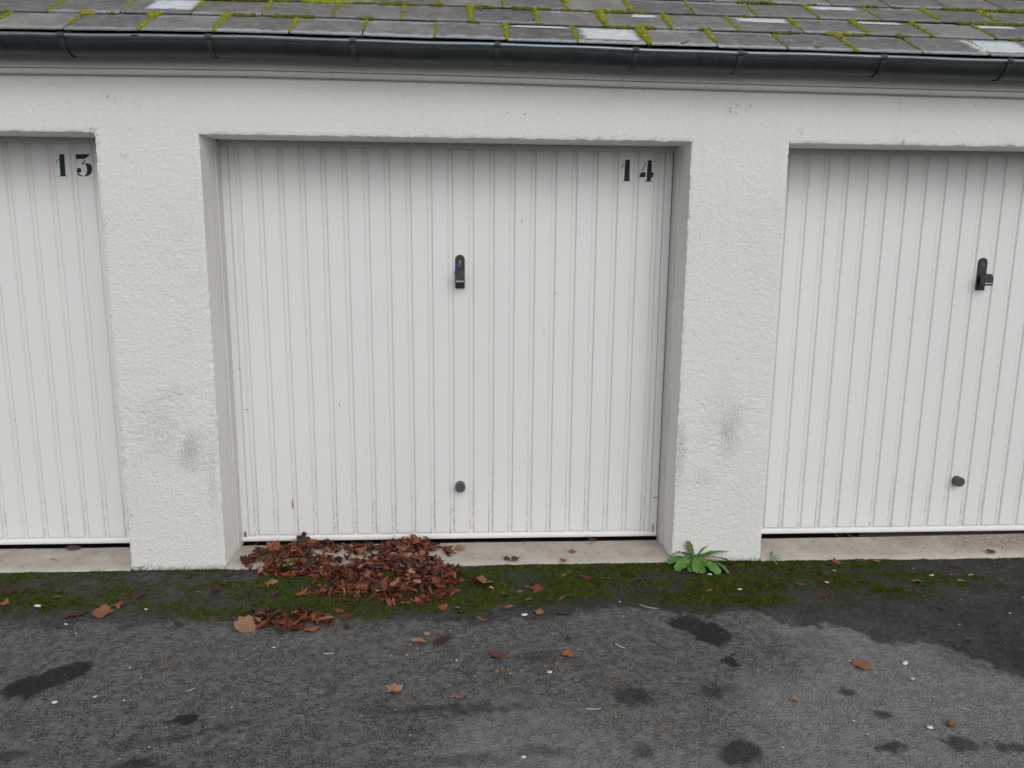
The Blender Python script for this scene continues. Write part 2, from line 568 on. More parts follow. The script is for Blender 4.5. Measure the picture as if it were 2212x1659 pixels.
SEEDM = m_simple('seed_husk', (.30, .17, .09), .7, 0, .3, .4, 90, .5)
TWIGM = m_simple('twig_bark', (.16, .10, .065), .8, 0, .3, .35, 120, .5)
STRAWM = m_simple('pale_stick', (.48, .42, .32), .7, 0, .3, .2, 120, .3)
TWIGR = m_simple('grey_twig', (.17, .15, .14), .8, 0, .3, .4, 120, .5)
GREENP = m_simple('green_plastic', (.01, .30, .13), .4, 0, .5, .2, 60)
BUTTW = m_simple('cigarette_paper', (.72, .71, .68), .8, 0, .3, .08, 90)
BUTTF = m_simple('cigarette_filter', (.50, .26, .08), .8, 0, .3, .2, 160)
DECK = m_simple('roof_underlay', (.05, .05, .052), .9)

# ------------------------------------------------------------------ ground
GZ = -0.010
ST = [(-1.589,-1.000,0.107,0.080,25),(-1.526,-0.910,0.099,0.070,25),(-1.002,-1.212,0.044,0.035,10),(0.954,-0.717,0.087,0.105,0),(0.880,-0.635,0.079,0.074,0),(0.964,-0.925,0.040,0.034,0),(0.847,-1.150,0.057,0.041,0),(0.540,-1.174,0.066,0.063,0),(1.333,-1.151,0.044,0.026,-10),(1.380,-1.292,0.045,0.035,-10),(0.824,-1.485,0.071,0.055,0),(1.319,-1.466,0.051,0.033,0),(1.566,-1.467,0.073,0.042,-12),(1.721,-1.491,0.068,0.035,-8),(0.248,-0.870,0.108,0.049,0),(0.517,-1.460,0.052,0.042,0),(-1.456,-1.393,0.050,0.032,10),(-1.069,-1.443,0.085,0.031,0),(-0.121,-1.206,0.303,0.027,0),(-0.935,-1.299,0.241,0.020,12),(-0.056,-1.479,0.144,0.027,0),(0.209,-1.434,0.089,0.033,0)]
SOFT = {7: .75, 8: .8, 9: .75, 10: .85, 11: .85, 14: .55, 15: .6, 18: .55, 19: .5, 20: .5, 21: .5, 6: .75, 16: .7, 17: .8, 12: .8, 13: .75}
MOSS_X = [-6, -2.010, -1.828, -1.554, -1.348, -0.963, -0.623, -0.253, 0.099, 0.347, 0.725, 1.037, 1.356, 1.683, 2.047, 2.602, 3.2, 6]
MOSS_Y = [-.42, -0.476, -0.463, -0.432, -0.563, -0.600, -0.620, -0.560, -0.50, -0.465, -0.435, -0.56, -0.53, -0.50, -0.46, -0.38, -.3, -.3]
DAMP_X = [-6, -.3, 0.096, 0.720, 0.842, 1.05, 1.233, 1.305, 1.409, 1.511, 1.610, 1.80, 1.90, 1.964, 2.03, 2.6, 6]
DAMP_Y = [-.47, -.56, -0.590, -0.458, -0.550, -.56, -0.544, -0.66, -0.70, -0.665, -0.80, -0.815, -0.93, -1.04, -1.15, -1.5, -1.9]

def ground_masks(X, Y):
    P = np.stack([X, Y, np.zeros_like(X)], 1)
    wx = fbm(P * 7, 3, 5) * .05
    wy = fbm(P * 7, 3, 9) * .05
    fx = fbm(P * 34, 3, 15) * .026
    fy = fbm(P * 34, 3, 19) * .026
    x, y = X + wx * .5 + fx, Y + wy * .5 + fy
    stain = np.zeros_like(X)
    for i, (cx, cy, rx, ry, a) in enumerate(ST):
        a = math.radians(a)
        dx, dy = x - cx, y - cy
        u, v = dx * math.cos(a) + dy * math.sin(a), -dx * math.sin(a) + dy * math.cos(a)
        d = np.sqrt((u / rx) ** 2 + (v / ry) ** 2)
        k = SOFT.get(i, 1.0)
        stain = np.maximum(stain, k * sstep(1.0 + .35 * (1.1 - k) * 2, .82 - (1 - k), d))
    ex = np.interp(X + wx, MOSS_X, MOSS_Y)
    dx_ = np.interp(X + wx, DAMP_X, DAMP_Y)
    damp = sstep(-.025, .03, Y + wy + fy * 2 - dx_) * np.interp(X, [-3, -.6, .0, .6, 4], [.62, .66, .78, .95, .97])
    stain = np.maximum(stain, damp * (.82 + .18 * fbm(P * 9, 3, 77)))
    patch = fbm(P * np.array([4.5, 7.5, 1]), 3, 31)
    moss = sstep(-.07, .13, (Y + wy * 1.6) - ex) * np.clip(.92 + patch * .9, 0, 1)
    dens = np.interp(X, [-6, -2.2, -1.75, -1.6, -1.45, -1.2, -.9, 0, .35, 1.9, 2.2, 2.6, 6], [.9, .95, 1, .7, .5, .9, .85, 1, 1, 1, .75, .40, .3])
    moss = moss * dens
    # bare, trodden spots and the dark seam in the asphalt
    for cx, cy, r in ((-1.55, -.07, .17), (-1.12, -.09, .16), (.62, -.10, .07), (2.45, -.06, .20)):
        moss *= 1 - .85 * sstep(r, r * .35, np.hypot((x - cx), (y - cy) * 1.6))
    seam_y = np.interp(X, [.4, .8, 1.3, 2.0, 2.6], [-.175, -.18, -.135, -.13, -.10])
    seam = np.exp(-((Y + fy - seam_y) / .014) ** 2) * sstep(.45, .75, X) * sstep(2.6, 2.2, X)
    moss *= 1 - .9 * seam
    stain = np.maximum(stain, seam * .9)
    pale = sstep(.15, .6, fbm(P * 1.3, 3, 41) + .35 * sstep(.2, 1.6, X) * sstep(-.6, -1.4, Y) + .2 * sstep(-.8, -1.6, Y) - .25 * sstep(-.8, -.3, Y))
    earth = sstep(.02, -.10, np.abs(Y + .0) - .05) * sstep(1.9, 2.5, X) * .9
    earth = np.maximum(earth, .30 * sstep(.45, .75, fbm(P * 8, 3, 63)) * sstep(-.1, -.6, Y))
    return stain, np.clip(moss, 0, 1), pale, earth

def lines(*segs):
    out_ = []
    for a, b_, step in segs:
        n = max(1, int(round((b_ - a) / step)))
        out_.append(np.linspace(a, b_, n + 1)[:-1])
    out_.append([segs[-1][1]])
    return np.concatenate(out_)

gx = lines((-60, -12, 8), (-12, -3.6, .8), (-3.6, -2.75, .05), (-2.75, 3.15, .0085), (3.15, 4, .05), (4, 12, .8), (12, 60, 8))
gy = lines((-60, -12, 8), (-12, -3.4, .6), (-3.4, -1.75, .05), (-1.75, .03, .0085), (.03, 6, .6), (6, 60, 9))
GXX, GYY = np.meshgrid(gx, gy)
X, Y = GXX.ravel(), GYY.ravel()
P = np.stack([X, Y, np.zeros_like(X)], 1)
stain, moss, pale, earth = ground_masks(X, Y)
near = (sstep(4.0, 3.2, np.abs(X)) * sstep(-3.6, -3.0, Y)) > 0
Z = GZ + .004 * fbm(P * 2.2, 3, 3) + np.where(near, .0016 * fbm(P * 55, 2, 7), 0) - .004
Z += moss * .004 - .022 * sstep(.012, .03, Y)
nx, ny = len(gx), len(gy)
idx = np.arange(nx * ny).reshape(ny, nx)
F = np.stack([idx[:-1, :-1], idx[:-1, 1:], idx[1:, 1:], idx[1:, :-1]], -1).reshape(-1, 4)
me = big_mesh('ground', np.stack([X, Y, Z], 1), F)
for nm, a in (('stain', stain), ('moss', moss), ('pale', pale), ('earth', earth)):
    float_attr(me, nm, a)
ground = link('ground', me, ASPH)
tag(ground, 'worn grey asphalt yard with dark damp stains', None, None, 'structure')

def gz(x, y):
    p_ = np.array([[x, y, 0.0]])
    return GZ - .004 + .004 * float(fbm(p_ * 2.2, 3, 3)[0])

# ------------------------------------------------------------------ building
OPEN = [(-3.92, -1.6601), (-1.2144, 0.9860), (1.4393, 3.665)]     # three garage openings
ZL = 2.0245                                                        # underside of the lintels
building = empty('garage_building', (0, 0, 0))
tag(building, 'white rendered garage row with mossy slate roof and dark gutter', 'garage')

def edge_dist(x, z):
    """distance to the nearest opening edge, and its outward direction"""
    best = np.full(x.shape, 9.0)
    for a, b_ in OPEN:
        dx = np.maximum(np.maximum(a - x, x - b_), 0)
        dz = np.maximum(z - ZL, 0)
        best = np.minimum(best, np.hypot(dx, dz))
    return best

SCUFF = [(-1.35, .585, .09, .13, .9), (-1.46, .68, .16, .20, .45), (1.235, .66, .08, .19, .75), (1.19, .72, .10, .22, .35), (-1.25, .45, .03, .25, .5), (1.01, .55, .03, .20, .7), (-1.40, .86, .10, .05, .5), (1.12, .42, .10, .06, .4)]
MOULD = [(-1.585, 2.176, .035, .035, 1), (-1.56, 2.15, .05, .03, .5), (-1.808, 2.223, .03, .03, .8), (1.17, 2.172, .04, .035, .9), (1.23, 2.178, .04, .025, .8), (1.489, 2.072, .025, .045, 1), (1.972, 2.045, .03, .03, .9), (-1.667, 2.03, .03, .02, 1), (-1.645, 1.99, .02, .05, .8), (-1.645, 1.633, .02, .035, 1), (-1.655, 1.79, .02, .02, .7), (-1.55, 1.93, .03, .03, .6), (2.25, 2.03, .03, .02, .7), (.83, 2.035, .05, .02, .7), (.55, 2.03, .04, .015, .5), (1.40, 1.75, .02, .03, .6), (-1.215, 1.2, .012, .05, .6), (-1.22, 1.35, .012, .03, .6), (-1.23, .72, .02, .25, .55), (1.0, .55, .02, .20, .7), (-1.215, .30, .02, .20, .5), (-1.65, .62, .02, .05, .7)]

GOUGE = [(1.123,0.573,1.182,0.595),(1.088,0.391,1.172,0.386),(1.078,0.434,1.106,0.465),(1.084,0.953,1.099,0.946),(1.096,0.793,1.120,0.763),(1.288,0.227,1.239,0.148),(-1.625,0.788,-1.591,0.765),(-1.567,0.762,-1.546,0.760),(-1.517,0.866,-1.451,0.866),(-1.286,0.519,-1.219,0.516),(-1.623,0.670,-1.610,0.673),(-1.484,0.828,-1.413,0.815),(-1.415,0.250,-1.384,0.253),(-1.660,0.581,-1.647,0.516),(-1.54,.70,-1.50,.72),(1.15,.50,1.19,.49)]
def stucco_disp(Pw):
    """relief of the render: returns displacement vectors for points on the wall face"""
    x, z = Pw[:, 0], Pw[:, 2]
    q = np.stack([x, z, np.zeros_like(x)], 1)
    coarse = sstep(2.25, 1.7, z) * .6 + .4
    rough_zone = np.exp(-((z - .72) / .22) ** 2)
    d = .0010 * coarse * fbm(q * np.array([80, 105, 1]), 2, 101) + .0011 * vnoise(q * 170, 107)
    d += rough_zone * .0022 * np.minimum(0, vnoise(q * np.array([38, 60, 1]), 111)) + .0008 * fbm(q * 9, 2, 113)
    for x0_, z0_, x1_, z1_ in GOUGE:
        lx, lz = x1_ - x0_, z1_ - z0_
        sel = (np.abs(x - (x0_ + x1_) / 2) < abs(lx) / 2 + .04) & (np.abs(z - (z0_ + z1_) / 2) < abs(lz) / 2 + .04)
        if not sel.any(): continue
        xs_, zs_ = x[sel] + .009 * vnoise(q[sel] * 60, 141), z[sel] + .009 * vnoise(q[sel] * 60, 143)
        t = np.clip(((xs_ - x0_) * lx + (zs_ - z0_) * lz) / (lx * lx + lz * lz), 0, 1)
        dd = np.hypot(xs_ - x0_ - t * lx, zs_ - z0_ - t * lz)
        d[sel] -= .0050 * np.exp(-(dd / .0042) ** 2) * (.55 + .6 * vnoise(q[sel] * 55, 147))
    ed = edge_dist(x, z)
    chip = np.maximum(0, fbm(q * 32, 2, 121)) ** 2
    back = .0030 * np.exp(-ed / .005) + .010 * chip * np.exp(-ed / .010)
    ex_ = .0032 * vnoise(q * 60, 131) * np.exp(-ed / .01)
    ez_ = .0032 * vnoise(q * 60, 137) * np.exp(-ed / .01)
    return np.stack([ex_, -d + back, ez_], 1)

def masks_wall(x, z):
    q = np.stack([x, z, np.zeros_like(x)], 1)
    wob = fbm(q * 18, 2, 201) * .35
    sc = np.zeros_like(x)
    for cx, cz, rx, rz, s_ in SCUFF:
        sc = np.maximum(sc, s_ * sstep(1.25, .1, np.hypot((x - cx) / rx, (z - cz) / rz) + wob))
    mo = np.zeros_like(x)
    for cx, cz, rx, rz, s_ in MOULD:
        mo = np.maximum(mo, s_ * sstep(1.2, .15, np.hypot((x - cx) / rx, (z - cz) / rz) + wob))
    al = .8 * sstep(.018, -.008, z + .016 * fbm(q * 40, 3, 211))
    return sc, mo, al

# X and Z lines that hit every opening edge
xl = [(-7.0, OPEN[0][0], .5), (OPEN[0][0], -2.75, .15), (-2.75, OPEN[0][1], .0055), (OPEN[0][1], OPEN[1][0], .0055), (OPEN[1][0], OPEN[1][1], .0055),
      (OPEN[1][1], OPEN[2][0], .0055), (OPEN[2][0], 3.15, .0055), (3.15, OPEN[2][1], .15), (OPEN[2][1], 7.0, .5)]
wx_ = lines(*xl)
wz_ = lines((-.06, ZL, .0055), (ZL, 2.275, .0055), (2.275, 2.40, .06))
GX, GZZ = np.meshgrid(wx_, wz_)
nxw, nzw = len(wx_), len(wz_)
idx = np.arange(nxw * nzw).reshape(nzw, nxw)
F = np.stack([idx[:-1, :-1], idx[:-1, 1:], idx[1:, 1:], idx[1:, :-1]], -1).reshape(-1, 4)
cx_ = ((GX[:-1, :-1] + GX[:-1, 1:]) / 2).ravel()
cz_ = ((GZZ[:-1, :-1] + GZZ[1:, :-1]) / 2).ravel()
keep = np.ones(len(F), bool)
for a, b_ in OPEN:
    keep &= ~((cx_ > a) & (cx_ < b_) & (cz_ < ZL))
F = F[keep]
used = np.unique(F)
remap = -np.ones(nxw * nzw, np.int64)
remap[used] = np.arange(len(used))
F = remap[F]
Vw = np.stack([GX.ravel(), np.zeros(nxw * nzw), GZZ.ravel()], 1)[used]
sc, mo, al = masks_wall(Vw[:, 0], Vw[:, 2])
Vd = Vw + stucco_disp(Vw)
me = big_mesh('wall', Vd, F)
for nm, a in (('scuff', sc), ('mould', mo), ('algae', al)):
    float_attr(me, nm, a)
wall = link('wall', me, STUCCO, building)

# reveals and soffits: smooth paint, sharing the ragged edge with the face
RV = .216
yl = lines((0, .05, .005), (.05, RV, .03))
def reveal_sheet(A, kind):
    """A: (n,2) x,z along the edge"""
    n = len(A)
    base = np.stack([A[:, 0], np.zeros(n), A[:, 1]], 1)
    d0 = stucco_disp(base)
    rows = []
    for yv in yl:
        k = math.exp(-yv / .010)
        q = base.copy()
        q[:, 1] = yv
        nz_ = .0012 * fbm(np.stack([A[:, 0] * 12, A[:, 1] * 12, np.full(n, yv * 12)], 1), 2, 301)
        q = q + d0 * k
        if kind == 'jamb': q[:, 0] += nz_ * (1 - k)
        else: q[:, 2] += nz_ * (1 - k)
        rows.append(q)
    V_ = np.concatenate(rows)
    ix = np.arange(len(V_)).reshape(len(yl), n)
    F_ = np.stack([ix[:-1, :-1], ix[1:, :-1], ix[1:, 1:], ix[:-1, 1:]], -1).reshape(-1, 4)
    return V_, F_
zlow = wz_[wz_ <= ZL + 1e-9]
for a, b_ in OPEN:
    for xx in (a, b_):
        V_, F_ = reveal_sheet(np.stack([np.full(len(zlow), xx), zlow], 1), 'jamb')
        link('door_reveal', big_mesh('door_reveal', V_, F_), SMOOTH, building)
    xs = wx_[(wx_ >= a - 1e-9) & (wx_ <= b_ + 1e-9)]
    V_, F_ = reveal_sheet(np.stack([xs, np.full(len(xs), ZL)], 1), 'soffit')
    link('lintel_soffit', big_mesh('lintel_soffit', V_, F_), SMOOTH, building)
# the masonry behind the faces and the closed garage box
bm = bmesh.new()
piers = [(-7.0, OPEN[0][0]), (OPEN[0][1], OPEN[1][0]), (OPEN[1][1], OPEN[2][0]), (OPEN[2][1], 7.0)]
for a, b_ in piers:
    box_bm(a + .02, b_ - .02, .03, .32, -.05, 2.39, bm=bm)
for a, b_ in OPEN:
    box_bm(a - .018, b_ + .018, .032, .318, ZL + .03, 2.388, bm=bm)
box_bm(-7, 7, 4.9, 5.1, -.05, 2.4, bm=bm)
box_bm(-7, -6.85, .33, 4.89, -.05, 2.4, bm=bm)
box_bm(6.85, 7, .33, 4.89, -.05, 2.4, bm=bm)
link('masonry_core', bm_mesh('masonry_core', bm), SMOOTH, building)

# thresholds
for i, (a, b_) in enumerate(OPEN):
    xs = lines((a + .002, b_ - .002, .02))
    ys = lines((-.012, .05, .008), (.05, .25, .025), (.25, .28, .004), (.28, .6, .08))
    gx2, gy2 = np.meshgrid(xs, ys)
    x2, y2 = gx2.ravel(), gy2.ravel()
    q = np.stack([x2, y2, np.zeros_like(x2)], 1)
    z2 = .001 + .0015 * fbm(q * 6, 3, 401) - .004 * sstep(.03, -.012, y2 + .006 * fbm(q * 30, 2, 403)) + .010 * sstep(2.0, 3.4, x2) - .035 * sstep(.262, .272, y2)
    y2b = y2 + np.where(y2 < -.011, .005 * fbm(q * 25, 3, 407), 0)
    ix = np.arange(len(x2)).reshape(len(ys), len(xs))
    F_ = np.stack([ix[:-1, :-1], ix[:-1, 1:], ix[1:, 1:], ix[1:, :-1]], -1).reshape(-1, 4)
    # front skirt
    V_ = np.stack([x2, y2b, z2], 1)
    sk = V_[:len(xs)].copy()
    sk[:, 2] -= .05
    sk[:, 1] += .004
    o0 = len(V_)
    V_ = np.concatenate([V_, sk])
    k = np.arange(len(xs) - 1)
    F_ = np.concatenate([F_, np.stack([o0 + k, o0 + k + 1, k + 1, k], 1)])
    me = big_mesh('threshold', V_, F_)
    e = np.zeros(len(V_))
    ev = np.interp(V_[:, 0], [1.4, 2.0, 2.4, 3.2], [.05, .15, .5, .75]) * sstep(.02, .2, V_[:, 1] + .05 * fbm(V_ * 9, 2, 409)) if i == 2 else .25 * sstep(.1, .25, V_[:, 1])
    ev = np.maximum(ev, .5 * sstep(.22, .28, V_[:, 1]))
    float_attr(me, 'earth', ev)
    link('threshold', me, CONC, building)

# fascia: boards and a narrow moulding under them, butted end to end
FJ = [-7.0, -3.2, -1.914, -0.846, 0.648, 1.877, 3.4, 7.0]
FJ2 = [-7.0, -2.6, -1.914, -0.622, 0.648, 1.084, 1.877, 3.0, 7.0]
def sagged_bar(x0, x1, prof, name, mat, parent, step=.12):
    n = max(2, int((x1 - x0) / step))
    xs = np.linspace(x0, x1, n + 1)
    V_, F_ = [], []
    m_ = len(prof)
    for xx in xs:
        zo = float(zoff(xx))
        for (yy, zz) in prof:
            V_.append((xx, yy, zz + zo))
    for i in range(n):
        for k in range(m_):
            F_.append((i * m_ + k, i * m_ + (k + 1) % m_, (i + 1) * m_ + (k + 1) % m_, (i + 1) * m_ + k))
    F_.append(tuple(range(m_))[::-1])
    F_.append(tuple(n * m_ + k for k in range(m_)))
    me_ = bpy.data.meshes.new(name)
    me_.from_pydata(V_, [], F_)
    bm_ = bmesh.new(); bm_.from_mesh(me_)
    bmesh.ops.recalc_face_normals(bm_, faces=bm_.faces[:])
    bm_.to_mesh(me_); bm_.free()
    return link(name, me_, mat, parent)
for a, b_ in zip(FJ[:-1], FJ[1:]):
    sagged_bar(a + .0006, b_ - .0006, [(-.041, 2.287), (-.043, 2.290), (-.043, 2.40), (-.006, 2.40), (-.006, 2.287)], 'fascia_board', FASCIA, building)
for a, b_ in zip(FJ2[:-1], FJ2[1:]):
    sagged_bar(a + .0006, b_ - .0006, [(-.026, 2.265), (-.033, 2.268), (-.036, 2.274), (-.036, 2.283), (-.033, 2.2855), (-.006, 2.2855), (-.006, 2.265)], 'fascia_moulding', FASCIA, building)

# roof deck with slates
RYE, RZE, RA = -.12, 2.405, RAD(30)
def rpt(x, s_, n_=0.0):
    return Vector((x, RYE + s_ * math.cos(RA) - n_ * math.sin(RA), RZE + s_ * math.sin(RA) + n_ * math.cos(RA) + float(zoff(x))))
roof = empty('roof', (0, 0, 0))
roof.parent = building
xs = np.linspace(-7.1, 7.1, 60)
V_, F_ = [], []
for xx in xs:
    for s_, n_ in ((.02, -.006), (3.02, -.006), (3.02, -.03), (.02, -.03)):
        V_.append(tuple(rpt(xx, s_, n_)))
for i in range(len(xs) - 1):
    for k in range(4):
        F_.append((i * 4 + k, i * 4 + (k + 1) % 4, (i + 1) * 4 + (k + 1) % 4, (i + 1) * 4 + k))
me = bpy.data.meshes.new('roof_deck'); me.from_pydata(V_, [], F_)
link('roof_deck', me, DECK, roof)
# the far pitch closes the roof
me = bpy.data.meshes.new('rear_pitch')
ra, rb = rpt(-7.1, 3.02, -.006), rpt(7.1, 3.02, -.006)
me.from_pydata([tuple(ra), tuple(rb), (7.1, 5.3, 2.3), (-7.1, 5.3, 2.3), tuple(ra + Vector((0, 0, .03))), tuple(rb + Vector((0, 0, .03)))], [], [(0, 1, 2, 3), (0, 1, 5, 4)])
link('rear_pitch', me, DECK, roof)

rs = random.Random(7)
def slate_mesh(seed):
    r_ = random.Random(seed)
    W2, Ln, T = .1487, .325, .0070
    # outline with slightly chipped lower corners and uneven edge
    low = []
    n = 12
    for i in range(n + 1):
        t = i / n
        x = -W2 + 2 * W2 * t
        y = r_.uniform(-.0012, .0012)
        if i in (0, n): y += r_.choice([0, 0, .004, .009])
        low.append((x + (r_.uniform(-.001, .001)), y))
    top = [(W2, Ln), (-W2, Ln)]
    right = [(W2 + r_.uniform(-.0012, .0008), Ln * k / 5) for k in range(1, 5)]
    left = [(-W2 + r_.uniform(-.0008, .0012), Ln * k / 5) for k in range(4, 0, -1)]
    o_ = low + right + top + left
    bm_ = bmesh.new()
    f = bm_.faces.new([bm_.verts.new((x, y, T)) for x, y in o_])
    g = bmesh.ops.extrude_face_region(bm_, geom=[f])
    bmesh.ops.translate(bm_, vec=(0, 0, -T), verts=[v for v in g['geom'] if isinstance(v, bmesh.types.BMVert)])
    bmesh.ops.recalc_face_normals(bm_, faces=bm_.faces[:])
    es = [e for e in bm_.edges if all(abs(v.co.z - T) < 1e-6 for v in e.verts)]
    bmesh.ops.bevel(bm_, geom=es, offset=.0012, segments=1, affect='EDGES')
    return bm_mesh('slate', bm_)
SLM = [slate_mesh(k) for k in range(7)]
for m_ in SLM: m_.materials.append(SLATE)
SW, EXP, S0 = .3045, .2365, 0.004
TILT = math.atan2(.0155, .325)
for row in range(9):
    j0 = -0.172 if row % 2 == 0 else -.0215       # joint positions measured on the photograph's roof
    for k in range(-10, 12):
        xj = j0 + SW * k
        xc = xj + SW / 2 + rs.uniform(-.0012, .0012)
        o = link('slate', SLM[rs.randrange(7)], None, roof)
        slope_x = float(zoff(xc + .15) - zoff(xc - .15)) / .3
        o.location = rpt(xc, S0 + EXP * row + rs.uniform(-.003, .003), .0125 + rs.uniform(-.0008, .0015))
        o.rotation_euler = (RA - TILT + rs.uniform(-.006, .006), math.atan(-slope_x) * math.cos(RA) + rs.uniform(-.004, .004), rs.uniform(-.006, .006))
        low = rs.uniform(.65, 1.0) if row == 0 and xc > -.95 else (rs.uniform(.3, .7) if row == 0 else rs.choice([0, .15, .3, .55]))
        top = rs.choice([.1, .4, .7, .9]) if xc > .2 else rs.choice([0, .2, .5, .8])
        o.color = (low, top, rs.uniform(.3, 1) if row >= 2 else rs.choice([0, .2, .5]), 1)

# pale patches lying on single slates (thin domed sheets)
def pale_patch(x0, x1, s0, s1, seed, label, soft=1.0):
    nx2, ns2 = 26, 16
    xs2, ss2 = np.linspace(x0, x1, nx2), np.linspace(s0, s1, ns2)
    V_, th = [], []
    for ss in ss2:
        for xx in xs2:
            row_ = math.floor((ss - S0 + .002) / EXP)
            nb = .0195 - (ss - S0 - EXP * row_) * math.sin(TILT)
            u, v = abs((xx - x0) / (x1 - x0) * 2 - 1), abs((ss - s0) / (s1 - s0) * 2 - 1)
            e_ = max(u ** 3, v ** (3 if s1 - s0 > .12 else 2))
            th.append(e_)
            V_.append(tuple(rpt(xx, ss, nb + .0018 + .0022 * (1 - e_))))
    ix = np.arange(nx2 * ns2).reshape(ns2, nx2)
    F_ = np.stack([ix[:-1, :-1], ix[:-1, 1:], ix[1:, 1:], ix[1:, :-1]], -1).reshape(-1, 4)
    me_ = big_mesh('pale_patch', np.array(V_), F_)
    float_attr(me_, 'thin', np.array(th))
    return tag(link('pale_patch', me_, PALE), label, 'ice', 'pale patches on the roof slates')
ROW = lambda r_, f: S0 + EXP * (r_ + f)
pale_patch(.452, .722, ROW(0, .12), ROW(0, .95), 1, 'large white patch covering a slate just above the middle of the gutter')
pale_patch(2.215, 2.50, ROW(0, .04), ROW(0, .93), 2, 'large white patch on the lowest slate at the right end')
pale_patch(-1.46, -1.243, ROW(1, .16), ROW(1, .97), 3, 'white patch on a second course slate near the left end')
pale_patch(.728, .856, ROW(1, .66), ROW(1, .94), 4, 'small white patch tucked under a mossy course right of the roof middle')
pale_patch(1.228, 1.49, ROW(1, .58), ROW(1, .93), 5, 'broad pale strip on a second course slate right of centre')
pale_patch(1.66, 1.915, ROW(2, .62), ROW(2, .95), 6, 'pale strip on a third course slate near the top right')
pale_patch(1.815, 2.055, ROW(1, .75), ROW(1, .95), 7, 'narrow pale strip on a second course slate near the right end')
pale_patch(2.405, 2.62, ROW(1, .70), ROW(1, .93), 8, 'rightmost pale strip on a second course slate')
pale_patch(.16, .42, ROW(0, .80), ROW(0, .95), 9, 'thin pale strip on a lowest slate near the roof middle')

# gutter
GYC, GZC, GR = -.135, 2.379, .062
gutter = empty('gutter', (0, 0, 0)); gutter.parent = building
def gutter_profile(R_, a0, a1, n):
    return [(GYC + R_ * math.cos(t), GZC + R_ * math.sin(t)) for t in np.linspace(a0, a1, n)]
prof = gutter_profile(GR, math.pi, 2 * math.pi, 22) + [(GYC + GR, GZC + .012), (GYC + GR - .002, GZC + .012)] + gutter_profile(GR - .002, 2 * math.pi, math.pi, 22)
def sweep(prof_, x0, x1, step, dz=None):
    n = max(1, int(round((x1 - x0) / step)))
    xs_ = np.linspace(x0, x1, n + 1)
    m_ = len(prof_)
    V_ = np.array([[(xx, yy, zz + float(zoff(xx)) + (dz(xx) if dz else 0)) for yy, zz in prof_] for xx in xs_]).reshape(-1, 3)
    ix = np.arange(len(V_)).reshape(n + 1, m_)
    nxt = np.roll(ix, -1, axis=1)
    F_ = np.stack([ix[:-1], nxt[:-1], nxt[1:], ix[1:]], -1).reshape(-1, 4)
    return V_, F_
GSEG = [-7.2, -1.363, 1.119, 7.2]
dent = lambda xx: .0012 * math.sin(xx * 5.1) + .0008 * math.sin(xx * 13.7 + 1)
for i, (a, b_) in enumerate(zip(GSEG[:-1], GSEG[1:])):
    sc_ = 1.0 + (.0012 if i % 2 else 0)
    pr = [(GYC + (y - GYC) * (1 + (sc_ - 1) * 14), GZC + (z - GZC) * (1 + (sc_ - 1) * 14)) for y, z in prof]
    V_, F_ = sweep(pr, a - (.03 if i % 2 else 0), b_ + (.03 if i % 2 else 0), .06, dent)
    o = link('trough', big_mesh('trough', V_, F_), ZINC, gutter)
    bead = [(GYC - GR - .001 + .0095 * math.cos(t), GZC + .002 + .0095 * math.sin(t)) for t in np.linspace(0, 2 * math.pi, 14)[:-1]]
    V_, F_ = sweep(bead, a - (.03 if i % 2 else 0), b_ + (.03 if i % 2 else 0), .06, dent)
    link('front_bead', big_mesh('front_bead', V_, F_), ZINCB, gutter)
brk = []
arc_o = gutter_profile(GR + .0060, math.pi * 1.0, math.pi * 1.97, 20)
arc_i = gutter_profile(GR + .0028, math.pi * 1.97, math.pi * 1.0, 20)
ring_o = [(GYC - GR - .001 + .0135 * math.cos(t), GZC + .002 + .0135 * math.sin(t)) for t in np.linspace(math.pi * 1.25, -math.pi * .15, 10)]
ring_i = [(GYC - GR - .001 + .0108 * math.cos(t), GZC + .002 + .0108 * math.sin(t)) for t in np.linspace(-math.pi * .15, math.pi * 1.25, 10)]
for xb in (-3.4, -2.83, -2.25, -1.669, -1.087, -.506, .089, .671, 1.119, 1.744, 2.306, 2.89, 3.47):
    bm = bmesh.new()
    for pr, wd in ((arc_o + arc_i, .020), (ring_o + ring_i, .026)):
        V_, F_ = sweep(pr, xb - wd / 2, xb + wd / 2, .05, dent)
        vs = [bm.verts.new(v) for v in V_]
        for f in F_:
            bm.faces.new([vs[int(k)] for k in f])
        n = len(pr)
        bm.faces.new([vs[k] for k in range(n)][::-1])
        bm.faces.new([vs[len(V_) - n + k] for k in range(n)])
    bmesh.ops.recalc_face_normals(bm, faces=bm.faces[:])
    link('gutter_bracket', bm_mesh('gutter_bracket', bm), ZINCS, gutter)

